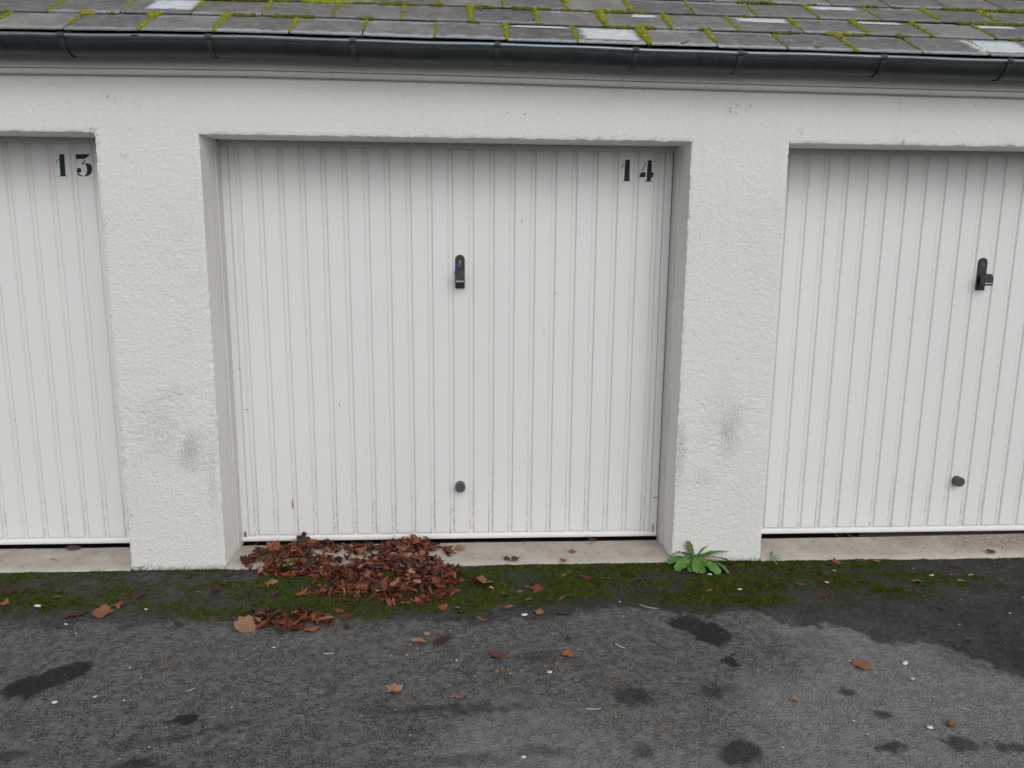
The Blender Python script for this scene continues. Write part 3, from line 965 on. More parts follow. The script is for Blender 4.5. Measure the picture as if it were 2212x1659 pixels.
# ------------------------------------------------------------------ garage doors
LEAF_X = [-1.217, 0.975]          # leaf of the middle door; the others are the same leaf moved sideways
RIB0, PER, RIBW = -1.125, .1016, .0805
YB, YR = .2905, .2842
def rib_mesh(x0, x1, z0, z1):
    """pressed rib: flat face, sloped flanks and a rounded foot"""
    c = .0052
    wd = x1 - x0
    r_ = .009
    def outline(ins):
        pts = []
        a, b_ = -wd / 2 + ins, wd / 2 - ins
        for k in range(4):
            t = math.pi + k / 3 * math.pi / 2
            pts.append((a + r_ + r_ * math.cos(t), z0 + ins + r_ + r_ * math.sin(t)))
        for k in range(4):
            t = 1.5 * math.pi + k / 3 * math.pi / 2
            pts.append((b_ - r_ + r_ * math.cos(t), z0 + ins + r_ + r_ * math.sin(t)))
        pts += [(b_, z1), (a, z1)]
        return pts
    o1, o2 = outline(0), outline(c)
    n = len(o1)
    V_ = [(x, YB - .0004, z) for x, z in o1] + [(x, YR, z) for x, z in o2]
    F_ = [tuple(range(n, 2 * n))] + [(k, (k + 1) % n, n + (k + 1) % n, n + k) for k in range(n)]
    me_ = bpy.data.meshes.new('rib')
    me_.from_pydata(V_, [], F_)
    bm_ = bmesh.new(); bm_.from_mesh(me_)
    bmesh.ops.recalc_face_normals(bm_, faces=bm_.faces[:])
    bm_.to_mesh(me_); bm_.free()
    me_.materials.append(RIBM)
    return me_
ZD0, ZD1 = .014, 2.020
RIB = rib_mesh(0, RIBW, ZD0 + .033, ZD1)
NRIB = rib_mesh(0, .030, ZD0 + .033, ZD1)
box = lambda n_, *a, mat=None, parent=None, bevel=.0015: link(n_, bm_mesh(n_, box_bm(*a, bevel=bevel)), mat, parent)

def plate_poly(wd, h, z0):
    pts = [(-wd / 2, z0), (wd / 2, z0)]
    r_ = wd / 2
    for k in range(11):
        t = math.pi * k / 10
        pts.append((r_ * math.cos(t), z0 + h - r_ + r_ * math.sin(t)))
    return pts

def cyl_y(name, x, z, r_, y0, y1, mat, parent, seg=28, bevel=.002):
    pts = [(x + r_ * math.cos(2 * math.pi * k / seg), z + r_ * math.sin(2 * math.pi * k / seg)) for k in range(seg)]
    return link(name, bm_mesh(name, prism_xz(pts, y0, y1, bevel=bevel)), mat, parent)

def garage_door(dx, opening, label, with_lock=True, dz=0.0):
    d = empty('garage_door', (opening[0] / 2 + opening[1] / 2, .28, 0))
    tag(d, label, 'garage door', 'up and over garage doors')
    off = Vector(d.location)
    kids = []
    L0, L1 = LEAF_X[0] + dx, LEAF_X[1] + dx
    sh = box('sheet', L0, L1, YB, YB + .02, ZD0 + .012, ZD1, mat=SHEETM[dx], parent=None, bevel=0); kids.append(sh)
    for k in range(20):
        o = link('rib', RIB); o.location = (RIB0 + PER * k + RIBW / 2 + dx, 0, 0); kids.append(o)
    for xx in (-1.161, .922):
        o = link('rib', NRIB); o.location = (xx + dx, 0, 0); kids.append(o)
    kids.append(box('edge_flange', L0, L0 + .038, YR + .0005, YB - .0005, ZD0 + .02, ZD1, mat=RIBM))
    kids.append(box('edge_flange', L1 - .036, L1, YR + .0005, YB - .0005, ZD0 + .02, ZD1, mat=RIBM))
    # bottom rail: rounded nose
    bm_ = bmesh.new()
    pr = [(.2905, ZD0 + .027), (.2860, ZD0 + .0255), (.2815, ZD0 + .021), (.2800, ZD0 + .013), (.2810, ZD0 + .004), (.2850, ZD0), (.3100, ZD0), (.3100, ZD0 + .027)]
    va = [bm_.verts.new((L0, y, z)) for y, z in pr]
    vb = [bm_.verts.new((L1, y, z)) for y, z in pr]
    n = len(pr)
    for k in range(n):
        bm_.faces.new((va[k], va[(k + 1) % n], vb[(k + 1) % n], vb[k]))
    bm_.faces.new(va[::-1]); bm_.faces.new(vb)
    bmesh.ops.recalc_face_normals(bm_, faces=bm_.faces[:])
    kids.append(link('bottom_rail', bm_mesh('bottom_rail', bm_), RAILM))
    # steel frame: two posts at the back of the reveals and a head
    a, b_ = opening
    gap = .0035
    kids.append(box('frame_post', a - .004, max(a + .005, L0 - gap), RV - .002, .33, -.004, ZL - .002, mat=POSTM, bevel=.002))
    kids.append(box('frame_post', min(b_ - .005, L1 + gap), b_ + .004, RV - .002, .33, -.004, ZL - .002, mat=POSTM, bevel=.002))
    kids.append(box('frame_head', a + .004, b_ - .004, .262, .281, 2.0040, 2.055, mat=POSTM, bevel=.0015))
    if with_lock:
        gxp = RIB0 + PER * 10 + RIBW / 2 + dx - .004
        lk = link('lock_plate', bm_mesh('lock_plate', prism_xz([(x + gxp, z) for x, z in plate_poly(.047, .166, 1.335)], .2755, .2850, bevel=.002)), BLACK)
        kids.append(lk)
        sub = []
        sub.append(cyl_y('lock_cylinder', gxp, 1.466, .0085, .2735, .2770, BRASS, None, 20, .0008))
        sub.append(link('keyhole', bm_mesh('keyhole', box_bm(gxp - .0013, gxp + .0013, .2732, .2760, 1.459, 1.4725)), BLACK))
        sub.append(cyl_y('handle_neck', gxp, 1.395, .0125, .245, .2760, BLACK, None, 20, .001))
        gp = [(-.0235, 1.362), (.0235, 1.362), (.0235, 1.399)] + [(.0235 * math.cos(math.pi * k / 12), 1.399 + .0235 * math.sin(math.pi * k / 12)) for k in range(1, 12)] + [(-.0235, 1.399)]
        sub.append(link('handle_grip', bm_mesh('handle_grip', prism_xz([(x + gxp, z) for x, z in gp], .214, .248, bevel=.003)), BLACKG))
        # pale printed strip on the grip: worn, a row of small marks
        bm_ = bmesh.new()
        r_ = random.Random(3)
        xx = gxp - .0185
        while xx < gxp + .0185:
            wd = r_.uniform(.0014, .0045)
            box_bm(xx, min(xx + wd, gxp + .019), .2134, .2142, 1.3705 + r_.uniform(0, .001), 1.3765, bm=bm_)
            xx += wd + r_.uniform(.0006, .0018)
        sub.append(link('lettering', bm_mesh('lettering', bm_), WHITEP))
        for s_ in sub:
            s_.parent = lk
        sx = gxp - .003
        stp = cyl_y('door_stop', sx, .308, .0265, .247, .2845, RUBBER, None, 30, .0025); kids.append(stp)
        cap_ = link('cap_ridge', bm_mesh('cap_ridge', box_bm(sx - .021, sx + .021, .2462, .2472, .3085, .3098)), BLACK); cap_.parent = stp
    for o in kids:
        o.parent = d
        o.location = Vector(o.location) - off
    if dz:
        d.location.z += dz
    return d
d14 = garage_door(0, OPEN[1], 'white ribbed garage door numbered 14 with a key in its lock')
d13 = garage_door(-2.690, OPEN[0], 'white ribbed garage door numbered 13 cut off at the left edge', False)
d15 = garage_door(2.6865, OPEN[2], 'white ribbed garage door at the right edge, mud specks along its foot', True, .003)

DIG = {
 '14': [[[(0.7372, 1.959), (0.7403, 1.9655), (0.7605, 1.9668), (0.7618, 1.8687), (0.7664, 1.8666), (0.7665, 1.8639), (0.7271, 1.8634), (0.727, 1.8656), (0.7348, 1.8678)], [(0.7171, 1.9243), (0.7292, 1.946), (0.7321, 1.9433), (0.7194, 1.9227)]],
        [[(0.8188, 1.9138), (0.8402, 1.9545), (0.8431, 1.9523), (0.8233, 1.9122)], [(0.8103, 1.8893), (0.8175, 1.9067), (0.8404, 1.9081), (0.8403, 1.8843), (0.8105, 1.8834)], [(0.8494, 1.9643), (0.8696, 1.9656), (0.871, 1.9069), (0.8815, 1.9059), (0.8813, 1.8973), (0.8783, 1.8929), (0.8781, 1.8842), (0.8686, 1.883), (0.8681, 1.8668), (0.8766, 1.8658), (0.8768, 1.8631), (0.8377, 1.8631), (0.8376, 1.8658), (0.8466, 1.867)]]],
 '13': [[[(-1.955, 1.9467), (-1.951, 1.9547), (-1.9306, 1.9555), (-1.9334, 1.8582), (-1.9244, 1.8562), (-1.9247, 1.8535), (-1.9656, 1.853), (-1.9653, 1.8556), (-1.9571, 1.8574)], [(-1.9743, 1.9134), (-1.9627, 1.9333), (-1.9602, 1.9312), (-1.9717, 1.9118)]],
        [[(-1.8785, 1.9557), (-1.8105, 1.9567), (-1.8372, 1.9344), (-1.8759, 1.9339), (-1.8765, 1.9243), (-1.8785, 1.9242)], [(-1.8555, 1.9101), (-1.8398, 1.9291), (-1.8357, 1.927), (-1.8503, 1.9075)], [(-1.8445, 1.9119), (-1.8281, 1.9153), (-1.8161, 1.9112), (-1.8095, 1.9006), (-1.8088, 1.8856), (-1.8149, 1.8694), (-1.8261, 1.8595), (-1.8372, 1.8556), (-1.8465, 1.8544), (-1.8461, 1.8582), (-1.8391, 1.8648), (-1.8344, 1.8745), (-1.8327, 1.8879), (-1.8331, 1.9013), (-1.8374, 1.9077)],
         [(-1.8790, 1.8835), (-1.8770, 1.8911), (-1.8698, 1.8939), (-1.8616, 1.8902), (-1.858, 1.8817), (-1.862, 1.8736), (-1.8698, 1.8708), (-1.874, 1.8713), (-1.8703, 1.8654), (-1.8642, 1.8607), (-1.8548, 1.8581), (-1.8551, 1.8543), (-1.8669, 1.8553), (-1.8771, 1.861), (-1.8785, 1.8707)]]]}
for d, nm, dx in ((d14, '14', 0), (d13, '13', 0)):
    for dig in DIG[nm]:
        bm = bmesh.new()
        for poly in dig:
            prism_xz(poly, YR - .0006, YR + .0003, bm=bm)
        o = link('painted_digit', bm_mesh('painted_digit', bm), STENCIL, d)
        o.location = -Vector(d.location)

# key left in the lock of the middle door
gxp = RIB0 + PER * 10 + RIBW / 2 - .004
key = empty('key', (gxp, .27, 1.464))
tag(key, 'small key with a blue tag in the lock of door 14', 'key')
def add_key(n_, me_, mat):
    o = link(n_, me_, mat, key); o.location = -Vector(key.location); return o
add_key('blade', bm_mesh('blade', box_bm(gxp - .001, gxp + .001, .262, .2745, 1.461, 1.468)), STEEL)
rp_ = [(gxp + .0018 * 0, .258 + .002 * math.cos(t), 1.457 + .011 * math.sin(t)) for t in np.linspace(0, 2 * math.pi, 17)]
add_key('bow', bm_mesh('bow', box_bm(gxp - .0011, gxp + .0011, .252, .2625, 1.455, 1.4735, .001)), STEEL)
ringp = [(gxp - .003 + .007 * math.cos(t), .256 + .004 * math.sin(t), 1.452 + .008 * math.sin(t)) for t in np.linspace(0, 2 * math.pi, 17)]
add_key('ring', tube_mesh('ring', ringp, .0009), STEEL)
bm = bmesh.new()
tp = [(gxp + .002, 1.451), (gxp - .022, 1.409), (gxp - .027, 1.404), (gxp - .0285, 1.410), (gxp - .0215, 1.433), (gxp - .006, 1.452)]
prism_xz(tp, .2545, .2565, bm=bm)
add_key('tag', bm_mesh('tag', bm), BLUE)

# ------------------------------------------------------------------ roof moss
ICO = {}
def ico(sub):
    if sub not in ICO:
        b_ = bmesh.new()
        bmesh.ops.create_icosphere(b_, subdivisions=sub, radius=1)
        b_.verts.ensure_lookup_table()
        ICO[sub] = (np.array([v.co[:] for v in b_.verts]), np.array([[v.index for v in f.verts] for f in b_.faces]))
        b_.free()
    return ICO[sub]

def moss_lumps(lumps, seed, fuzz=70):
    """lumps: centre, along-axis, half sizes (along, across, up), up vector"""
    rr = np.random.RandomState(seed)
    Vs, Fs, o0 = [], [], 0
    Vi, Fi = ico(3)
    for c, ax, (ha, hc, hu), up in lumps:
        ax = Vector(ax).normalized(); up = Vector(up).normalized(); cr = up.cross(ax)
        B = np.array([ax[:], cr[:], up[:]])
        v = Vi * np.array([ha, hc, hu])
        w_ = v @ B + np.array(c)
        nn = fbm(w_ * 95, 3, seed)
        dirw = (Vi @ B)
        w_ = w_ + dirw * (nn * .35 * min(ha, hc))[:, None]
        Vs.append(w_); Fs.append(Fi + o0); o0 += len(w_)
        # little shoots
        sel = rr.randint(0, len(Vi), fuzz)
        b0 = w_[sel]; d0 = dirw[sel] + rr.normal(0, .35, (fuzz, 3))
        ln = rr.uniform(.0018, .0042, (fuzz, 1))
        side = np.cross(d0, rr.normal(0, 1, (fuzz, 3)))
        side /= np.linalg.norm(side, axis=1)[:, None] + 1e-9
        t = np.stack([b0 - side * .0010, b0 + side * .0010, b0 + d0 * ln], 1).reshape(-1, 3)
        Vs.append(t); Fs.append(np.arange(len(t)).reshape(-1, 3) + o0); o0 += len(t)
    return big_mesh('moss', np.concatenate(Vs), np.concatenate(Fs))

UPR = Vector((0, -math.sin(RA), math.cos(RA)))
ALR = Vector((0, math.cos(RA), math.sin(RA)))
rm = random.Random(21)
def slate_n(s_):
    row = math.floor((s_ - S0) / EXP)
    return .0195 - (s_ - S0 - EXP * row) * math.sin(TILT)
# upright joints: (row, joint x, from, to as fraction of the exposed height, half width)
STRIPS, CUSH = [], []
BIG = {(0, -1.388): 1.25, (0, .737): 1.7, (0, 1.041): 1.2, (1, .596): 1.7, (1, .293): 1.0, (1, 1.79): 1.45, (1, -1.812): .9, (2, .442): 1.5, (2, .746): 1.4, (0, 1.632): 1.2, (1, 1.496): 1.2, (2, 2.53): 1.2, (2, 2.219): 1.2}
GAPPY = {(0, -1.669): (.35, .8), (0, -.4735): (.35, 1.0), (0, 1.925): (.1, .75), (1, -1.522): (.0, 1), (1, 1.202): (.0, 1.0)}
for row in range(3):
    j0 = -0.172 if row % 2 == 0 else -.0215
    for k in range(-7, 10):
        xj = j0 + SW * k
        s_a, s_b = .02, 1.0
        wd = rm.choice([.55, .75, .9, 1.0, 1.15, 1.35])
        gap_p = rm.choice([.78, .85, .92, .97])
        for (r_, bx), f in BIG.items():
            if r_ == row and abs(bx - xj) < .08: wd = f
        for (r_, bx), (a, b_) in GAPPY.items():
            if r_ == row and abs(bx - xj) < .08: s_a, s_b, wd = a, b_, wd * .75
        if rm.random() < .15: s_a = rm.uniform(.1, .4)
        lumps = []
        s_ = S0 + EXP * (row + s_a)
        end = S0 + EXP * (row + s_b)
        while s_ < end:
            fr = (s_ - S0 - EXP * row) / EXP
            h = (.0058 + .0050 * rm.random()) * wd * (.62 + .60 * fr)
            if rm.random() < gap_p:
                n_ = slate_n(min(s_, end - .001)) - .002
                lumps.append((rpt(xj + rm.uniform(-.0035, .0035), s_, n_ + .001), ALR, (.0090 * rm.uniform(.8, 1.25), h * 1.35 * rm.uniform(.8, 1.15), h * 1.25), UPR))
            s_ += rm.uniform(.012, .019)
        if lumps:
            me = moss_lumps(lumps, 1000 + row * 50 + k)
            o = link('moss_strip', me, MOSSR)
            STRIPS.append((row, xj, o))
HA = [(-2.067,-2.007,1.2),(-1.693,-1.652,1.9),(-1.589,-1.570,.7),(-1.412,-1.373,1.5),(-1.052,-0.967,1),(-0.891,-0.706,1.15),(-0.510,-0.444,1.1),(-0.028,0.019,1.1),(0.574,0.621,.8),(0.649,0.692,1.1),(0.718,0.815,1.25),(1.027,1.065,1.1),(1.373,1.437,1.1),(1.618,1.718,1.35),(1.732,1.776,.9),(1.944,1.992,1.1),(2.492,2.527,1.2)]
HB = [(-1.931,-1.857,1),(-1.628,-1.563,1),(-1.239,-1.016,1.1),(-1.014,-0.946,1),(-0.915,-0.841,.9),(-0.787,-0.570,1.35),(-0.550,-0.502,.9),(-0.432,-0.260,1.3),(-0.200,-0.157,1.1),(-0.027,0.082,1),(0.187,0.352,1.25),(0.421,0.505,.9),(0.555,0.706,1.2),(0.710,0.818,1),(1.276,1.311,.9),(1.886,1.957,.8),(2.350,2.684,1.2)]
HC = [(1.325,1.486,1),(1.470,1.519,.8),(1.684,1.715,.8),(1.972,2.047,.9),(2.132,2.169,.7),(2.384,2.825,1.2),(-.6,-.3,1),(.2,.5,1)]
for ci, (row, lst) in enumerate(((1, HA), (2, HB), (3, HC))):
    for hi, (a, b_, f) in enumerate(lst):
        lumps = []
        x = a
        while x <= b_:
            h = (.0052 + .0026 * rm.random()) * f
            s_ = S0 + EXP * row - .002
            lumps.append((rpt(x, s_ - .002, .0130 + rm.uniform(-.002, .003)), (1, 0, 0), (.012 * rm.uniform(.8, 1.3) * max(1, f * .85), h * 1.35, h * 1.15), UPR))
            x += rm.uniform(.012, .020)
        o = link('moss_cushion', moss_lumps(lumps, 3000 + ci * 100 + hi), MOSSR if f > 1.3 else MOSSD)
        if (row, hi) == (1, 1):
            tag(o, 'single round bright moss cushion between two courses near the left end', 'moss', 'moss cushions along the slate courses')
        else:
            CUSH.append((row, a, o))
ORD = ['', 'first', 'second', 'third', 'fourth', 'fifth', 'sixth', 'seventh', 'eighth', 'ninth', 'tenth', 'eleventh', 'twelfth', 'thirteenth', 'fourteenth', 'fifteenth', 'sixteenth', 'seventeenth', 'eighteenth']
COURSE = ['lowest', 'second', 'third', 'fourth', 'fifth']
for row in range(4):
    seen = 0
    for r_, xj, o in sorted((t for t in STRIPS if t[0] == row), key=lambda t: t[1]):
        lo, hi = (-1.95, 2.36) if row == 0 else ((-2.05, 2.5) if row == 1 else (-2.1, 2.7))
        if lo < xj < hi and row < 3:
            seen += 1
            lab = 'moss strip in the %s slate course, %s upright joint from the left edge' % (COURSE[row], ORD[seen])
        else:
            lab = 'moss strip in an upright slate joint just outside the view'
        tag(o, lab, 'moss', 'moss strips in the upright slate joints')
for row in (1, 2, 3):
    for k, (r_, xa, o) in enumerate(sorted((t for t in CUSH if t[0] == row), key=lambda t: t[1])):
        tag(o, 'olive moss cushion under the %s slate course, %s from the left' % (COURSE[row], ORD[k + 1]), 'moss', 'moss cushions along the slate courses')
# short twigs dropped on the roof
def twig(name, a, b_, r_, mat, label, group=None, bend=.1, n=6, sides=7):
    a, b_ = Vector(a), Vector(b_)
    side = (b_ - a).cross(Vector((0, 0, 1)))
    if side.length > 0: side.normalize()
    pts = []
    L_ = (b_ - a).length
    rr = random.Random(hash((round(a.x, 3), round(b_.x, 3))) & 0xffff)
    for i in range(n):
        t = i / (n - 1)
        pts.append(a.lerp(b_, t) + side * (math.sin(t * math.pi) * bend * L_ + rr.uniform(-.02, .02) * L_))
    o = link(name, tube_mesh(name, pts, [r_ * (1 - .35 * i / (n - 1)) for i in range(n)], sides), mat)
    return tag(o, label, 'twig', group)
for (x, s_), dx, ds, lab in (((.030, .43), .002, .042, 'short grey twig on a slate above the middle of the gutter'), ((.262, .292), .022, .030, 'short grey twig leaning on a moss strip, right of the roof middle'),
                              ((.885, .012), .036, .030, 'short grey twig on the lowest slates beside the gutter bead'), ((1.477, .016), .040, .012, 'short brown twig on the lowest slates toward the right end')):
    n_ = slate_n(s_) + .0045
    twig('twig', rpt(x, s_, n_), rpt(x + dx, s_ + ds, slate_n(s_ + ds) + .006), .0042, TWIGR, lab, 'twigs on the roof', .03)

# ------------------------------------------------------------------ ground moss, grit
rng = np.random.RandomState(5)
N = 330000
X = rng.uniform(-2.9, 3.2, N); Y = rng.uniform(-.72, .0, N)
_, mm, _, _ = ground_masks(X, Y)
P = np.stack([X, Y, np.zeros(N)], 1)
clump = fbm(P * 30, 3, 71) * 1.2
keepm = rng.rand(N) < np.clip(mm * 1.1 * sstep(-.25, .42, clump + (mm - .5) * .8), 0, 1)
X, Y, mm = X[keepm], Y[keepm], mm[keepm]
n = len(X)
z0 = GZ - .004 + .004 * fbm(np.stack([X, Y, np.zeros(n)], 1) * 2.2, 3, 3) + mm * .004
hgt = rng.uniform(.002, .0075, n) * (.5 + .7 * mm) + .004 * np.maximum(0, clump[keepm]) * mm
wd = rng.uniform(.0014, .0034, n)
az = rng.uniform(0, 2 * math.pi, n)
lean = rng.normal(0, .0062, (n, 2))
ca, sa = np.cos(az) * wd, np.sin(az) * wd
b0 = np.stack([X - ca, Y - sa, z0 - .001], 1)
b1 = np.stack([X + ca, Y + sa, z0 - .001], 1)
tp_ = np.stack([X + lean[:, 0], Y + lean[:, 1], z0 + hgt], 1)
nf = 9000
xf = rng.uniform(-2.7, 3.1, nf); yf = -np.abs(rng.normal(0, .011, nf)) - .004
keepf = rng.rand(nf) < np.clip(.55 + 1.1 * fbm(np.stack([xf * 9, yf, yf], 1), 2, 91), 0, 1) * np.interp(xf, [2.1, 2.5], [1, .35])
xf, yf = xf[keepf], yf[keepf]; nf = len(xf)
hf = rng.uniform(.005, .016, nf); af = rng.uniform(0, 6.28, nf); wf = rng.uniform(.0008, .0017, nf)
zf = np.full(nf, GZ - .004)
b0 = np.concatenate([b0, np.stack([xf - np.cos(af) * wf, yf - np.sin(af) * wf, zf], 1)])
b1 = np.concatenate([b1, np.stack([xf + np.cos(af) * wf, yf + np.sin(af) * wf, zf], 1)])
tp_ = np.concatenate([tp_, np.stack([xf + rng.normal(0, .004, nf), yf - np.abs(rng.normal(0, .004, nf)), zf + hf], 1)])
n = len(b0)
me = big_mesh('ground_moss', np.stack([b0, b1, tp_], 1).reshape(-1, 3), np.arange(3 * n).reshape(-1, 3), False)
tag(link('ground_moss', me, MOSSG), 'low green moss growing on the asphalt along the garage fronts', 'moss', None, 'stuff')

# tiny grass fringe and grit: uncountable
def grit(name, pts, sizes, mat, label, seed):
    Vi, Fi = ico(1)
    rr = np.random.RandomState(seed)
    Vs, Fs = [], []
    for i, (p_, s_) in enumerate(zip(pts, sizes)):
        sc_ = s_ * rr.uniform(.6, 1.3, 3) * np.array([1, 1, .6])
        Vs.append(Vi * sc_ * rr.uniform(.75, 1.2, (len(Vi), 1)) + np.array(p_)); Fs.append(Fi + i * len(Vi))
    o = link(name, big_mesh(name, np.concatenate(Vs), np.concatenate(Fs), False), mat)
    return tag(o, label, 'grit', None, 'stuff')
pts, sz = [], []
for i in range(750):
    x = rng.uniform(-2.7, 3.1); y = -rng.uniform(.01, 1) ** 1.2 * 1.75
    pts.append((x, y, gz(x, y) + .001)); sz.append(.0008 + .0016 * rng.rand() ** 3)
for i in range(320):
    x = rng.uniform(1.9, 3.1); y = rng.uniform(-.5, .22) if rng.rand() < .5 else rng.uniform(-.03, .24)
    z = gz(x, y) + .001 if y < -.012 else .0025 + .010 * float(sstep(2.0, 3.4, x))
    pts.append((x, y, z)); sz.append(.0012 + .0028 * rng.rand() ** 2)
grit('pale_grit', pts, sz, CHIP, 'fine pale grit scattered over the asphalt', 3)
pts, sz = [], []
for i in range(520):
    k = rng.rand()
    if k < .4:
        x, y = rng.normal(2.75, .25), rng.uniform(.02, .25)
    elif k < .6:
        x, y = rng.uniform(-1.2, .95), .262 + rng.normal(0, .012)
    else:
        x, y = rng.uniform(-2.6, 3.1), rng.uniform(-.01, .2)
        if any(abs(x - c) < .235 for c in (-1.437, 1.213)): continue
    if x > 3.15: continue
    z = .0025 + .010 * float(sstep(2.0, 3.4, x))
    pts.append((x, y, z)); sz.append(.001 + .0028 * rng.rand() ** 3)
grit('dark_crumbs', pts, sz, TWIGM, 'dark soil crumbs lying on the concrete thresholds', 4)

# ------------------------------------------------------------------ dry leaves
def bend_pts(V_, kx, ky, twist):
    out_ = []
    for x, y, z in V_:
        # curl across the midrib
        if abs(kx) > 1e-3:
            y2, z2 = math.sin(kx * y) / kx, (1 - math.cos(kx * y)) / kx
        else:
            y2, z2 = y, 0
        z2 += z
        if abs(ky) > 1e-3:
            R_ = 1 / ky
            t = x * ky
            x3 = (R_ - z2) * math.sin(t); z3 = R_ - (R_ - z2) * math.cos(t)
        else:
            x3, z3 = x, z2
        c, s_ = math.cos(twist * x), math.sin(twist * x)
        out_.append((x3, y2 * c - z3 * s_, y2 * s_ + z3 * c))
    return out_

def oval_leaf(seed, width, kx, ky, twist, serr=.05, stalk=True):
    r_ = random.Random(seed)
    nu, nv = 12, 6
    V_, F_ = [], []
    for i in range(nu + 1):
        u = i / nu
        hw = width * (math.sin(math.pi * min(1, u ** .85)) ** .75 if 0 < u < 1 else 0.02)
        e = 1 + (r_.uniform(-serr, serr) * 2 if 0 < i < nu else 0)
        for j in range(nv + 1):
            v = (j / nv - .5) * 2
            V_.append((u - .5 + .02 * r_.uniform(-1, 1) * abs(v), v * hw * (e if abs(v) > .9 else 1), .012 * r_.uniform(-1, 1) + .03 * abs(v) * math.sin(9 * u + seed)))
    for i in range(nu):
        for j in range(nv):
            a = i * (nv + 1) + j
            F_.append((a, a + 1, a + nv + 2, a + nv + 1))
    V_ = bend_pts(V_, kx, ky, twist)
    if stalk:
        n0 = len(V_)
        p0 = Vector(V_[(nv // 2)])
        for t in (0, .12, .24):
            for dy in (-.008, .008):
                V_.append((p0.x - t, p0.y + dy, p0.z + .05 * t))
        F_ += [(n0, n0 + 1, n0 + 3, n0 + 2), (n0 + 2, n0 + 3, n0 + 5, n0 + 4)]
    me_ = bpy.data.meshes.new('dry_leaf')
    me_.from_pydata(V_, [], F_)
    zmin = min(v[2] for v in V_)
    for v in me_.vertices: v.co.z -= zmin
    for p_ in me_.polygons: p_.use_smooth = True
    return me_

def lobed_leaf(seed, lobes, kx, ky, depth=.38, stalk=.45):
    r_ = random.Random(seed)
    n = 40
    V_, F_ = [(0, 0, 0)], []
    rings = (.35, .7, 1.0)
    for ri, rr in enumerate(rings):
        for i in range(n):
            t = 2 * math.pi * i / n
            lob = abs(math.cos(lobes * (t) / 2)) ** .8
            rad = .5 * (1 - depth + depth * lob) * (1 + .10 * math.sin(13 * t + seed) * (rr > .9)) * (.82 + .18 * math.cos(t))
            if rr < 1: rad = rad * .8 + .2 * .4
            V_.append((rad * rr * math.cos(t), rad * rr * math.sin(t), .05 * rr * math.sin(3 * t + seed) + r_.uniform(-.015, .015)))
    for i in range(n):
        F_.append((0, 1 + i, 1 + (i + 1) % n))
        for k in range(2):
            a, b_ = 1 + k * n + i, 1 + k * n + (i + 1) % n
            F_.append((a, a + n, b_ + n, b_))
    V_ = bend_pts(V_, kx, ky, .1)
    if stalk:
        n0 = len(V_)
        for t in (0, .5, 1):
            for dy in (-.012, .012):
                V_.append((-.28 - t * stalk, dy + .04 * t, .02 + .03 * t))
        F_ += [(n0, n0 + 1, n0 + 3, n0 + 2), (n0 + 2, n0 + 3, n0 + 5, n0 + 4)]
    me_ = bpy.data.meshes.new('dry_leaf')
    me_.from_pydata(V_, [], F_)
    zmin = min(v[2] for v in V_)
    for v in me_.vertices: v.co.z -= zmin
    for p_ in me_.polygons: p_.use_smooth = True
    return me_

rl = random.Random(99)
KIND = []
for k in range(9):
    KIND.append(oval_leaf(500 + k, rl.uniform(.20, .36), rl.choice([3.5, 5, 6.5, 8, -4]), rl.uniform(-1.6, 1.6), rl.uniform(-1, 1)))
for k in range(5):
    KIND.append(oval_leaf(540 + k, rl.uniform(.13, .2), rl.choice([6, 9, 4]), rl.uniform(-2.2, 2.2), rl.uniform(-1.5, 1.5), .08))
for k in range(4):
    KIND.append(lobed_leaf(560 + k, rl.choice([3, 5, 5]), rl.uniform(-2.5, 2.5), rl.uniform(-2.2, 2.2)))
FLATK = [oval_leaf(600 + k, rl.uniform(.3, .4), rl.uniform(-1.4, 1.4), rl.uniform(-.9, .9), rl.uniform(-.4, .4)) for k in range(5)] + [lobed_leaf(620 + k, 5, rl.uniform(-1.2, 1.2), rl.uniform(-1, 1)) for k in range(3)]
MATKEY = {'r': LEAFR, 'd': LEAFD, 'o': LEAFO, 't': LEAFT, 'y': LEAFY, 'g': LEAFG}
VAR = {}
def variant(me_, key):
    k = (me_.name, key)
    if k not in VAR:
        c = me_.copy(); c.materials.clear(); c.materials.append(MATKEY[key]); VAR[k] = c
    return VAR[k]

def in_pile(x, y):
    """height of the heap of leaves in front of door 14"""
    h = 0.0
    for cx, cy, rx, ry, hh in ((-.42, -.14, .36, .21, .050), (-.25, -.20, .19, .18, .045), (-.80, -.02, .28, .10, .030), (-.98, .10, .18, .11, .030), (-.82, .19, .20, .06, .028),
                               (-.33, .17, .17, .10, .035), (-.12, .13, .09, .06, .030), (-.58, .17, .12, .05, .022), (-.78, -.55, .17, .085, .028), (-.60, -.24, .22, .10, .016), (-.52, -.38, .13, .06, .008), (-.35, -.36, .25, .06, .014), (-1.03, .02, .10, .08, .02)):
        d = ((x - cx) / rx) ** 2 + ((y - cy) / ry) ** 2
        if d < 1: h = max(h, 1.15 * hh * (1 - d) ** .6)
    if h > 0:
        g = float(fbm(np.array([[x * 16, y * 22, 0.0]]), 2, 801)[0])
        h *= min(1.25, max(0.0, .82 + 1.5 * g))
    return h
def surf(x, y):
    return .0015 if y > -.012 else gz(x, y) + .004

def place_leaf(x, y, z, size, me_, rot, label, group):
    o = bpy.data.objects.new('dry_leaf', me_)
    COL.objects.link(o)
    o.location = (x, y, z)
    o.rotation_euler = rot
    o.scale = (size, size, size)
    return tag(o, label, 'leaf', group)

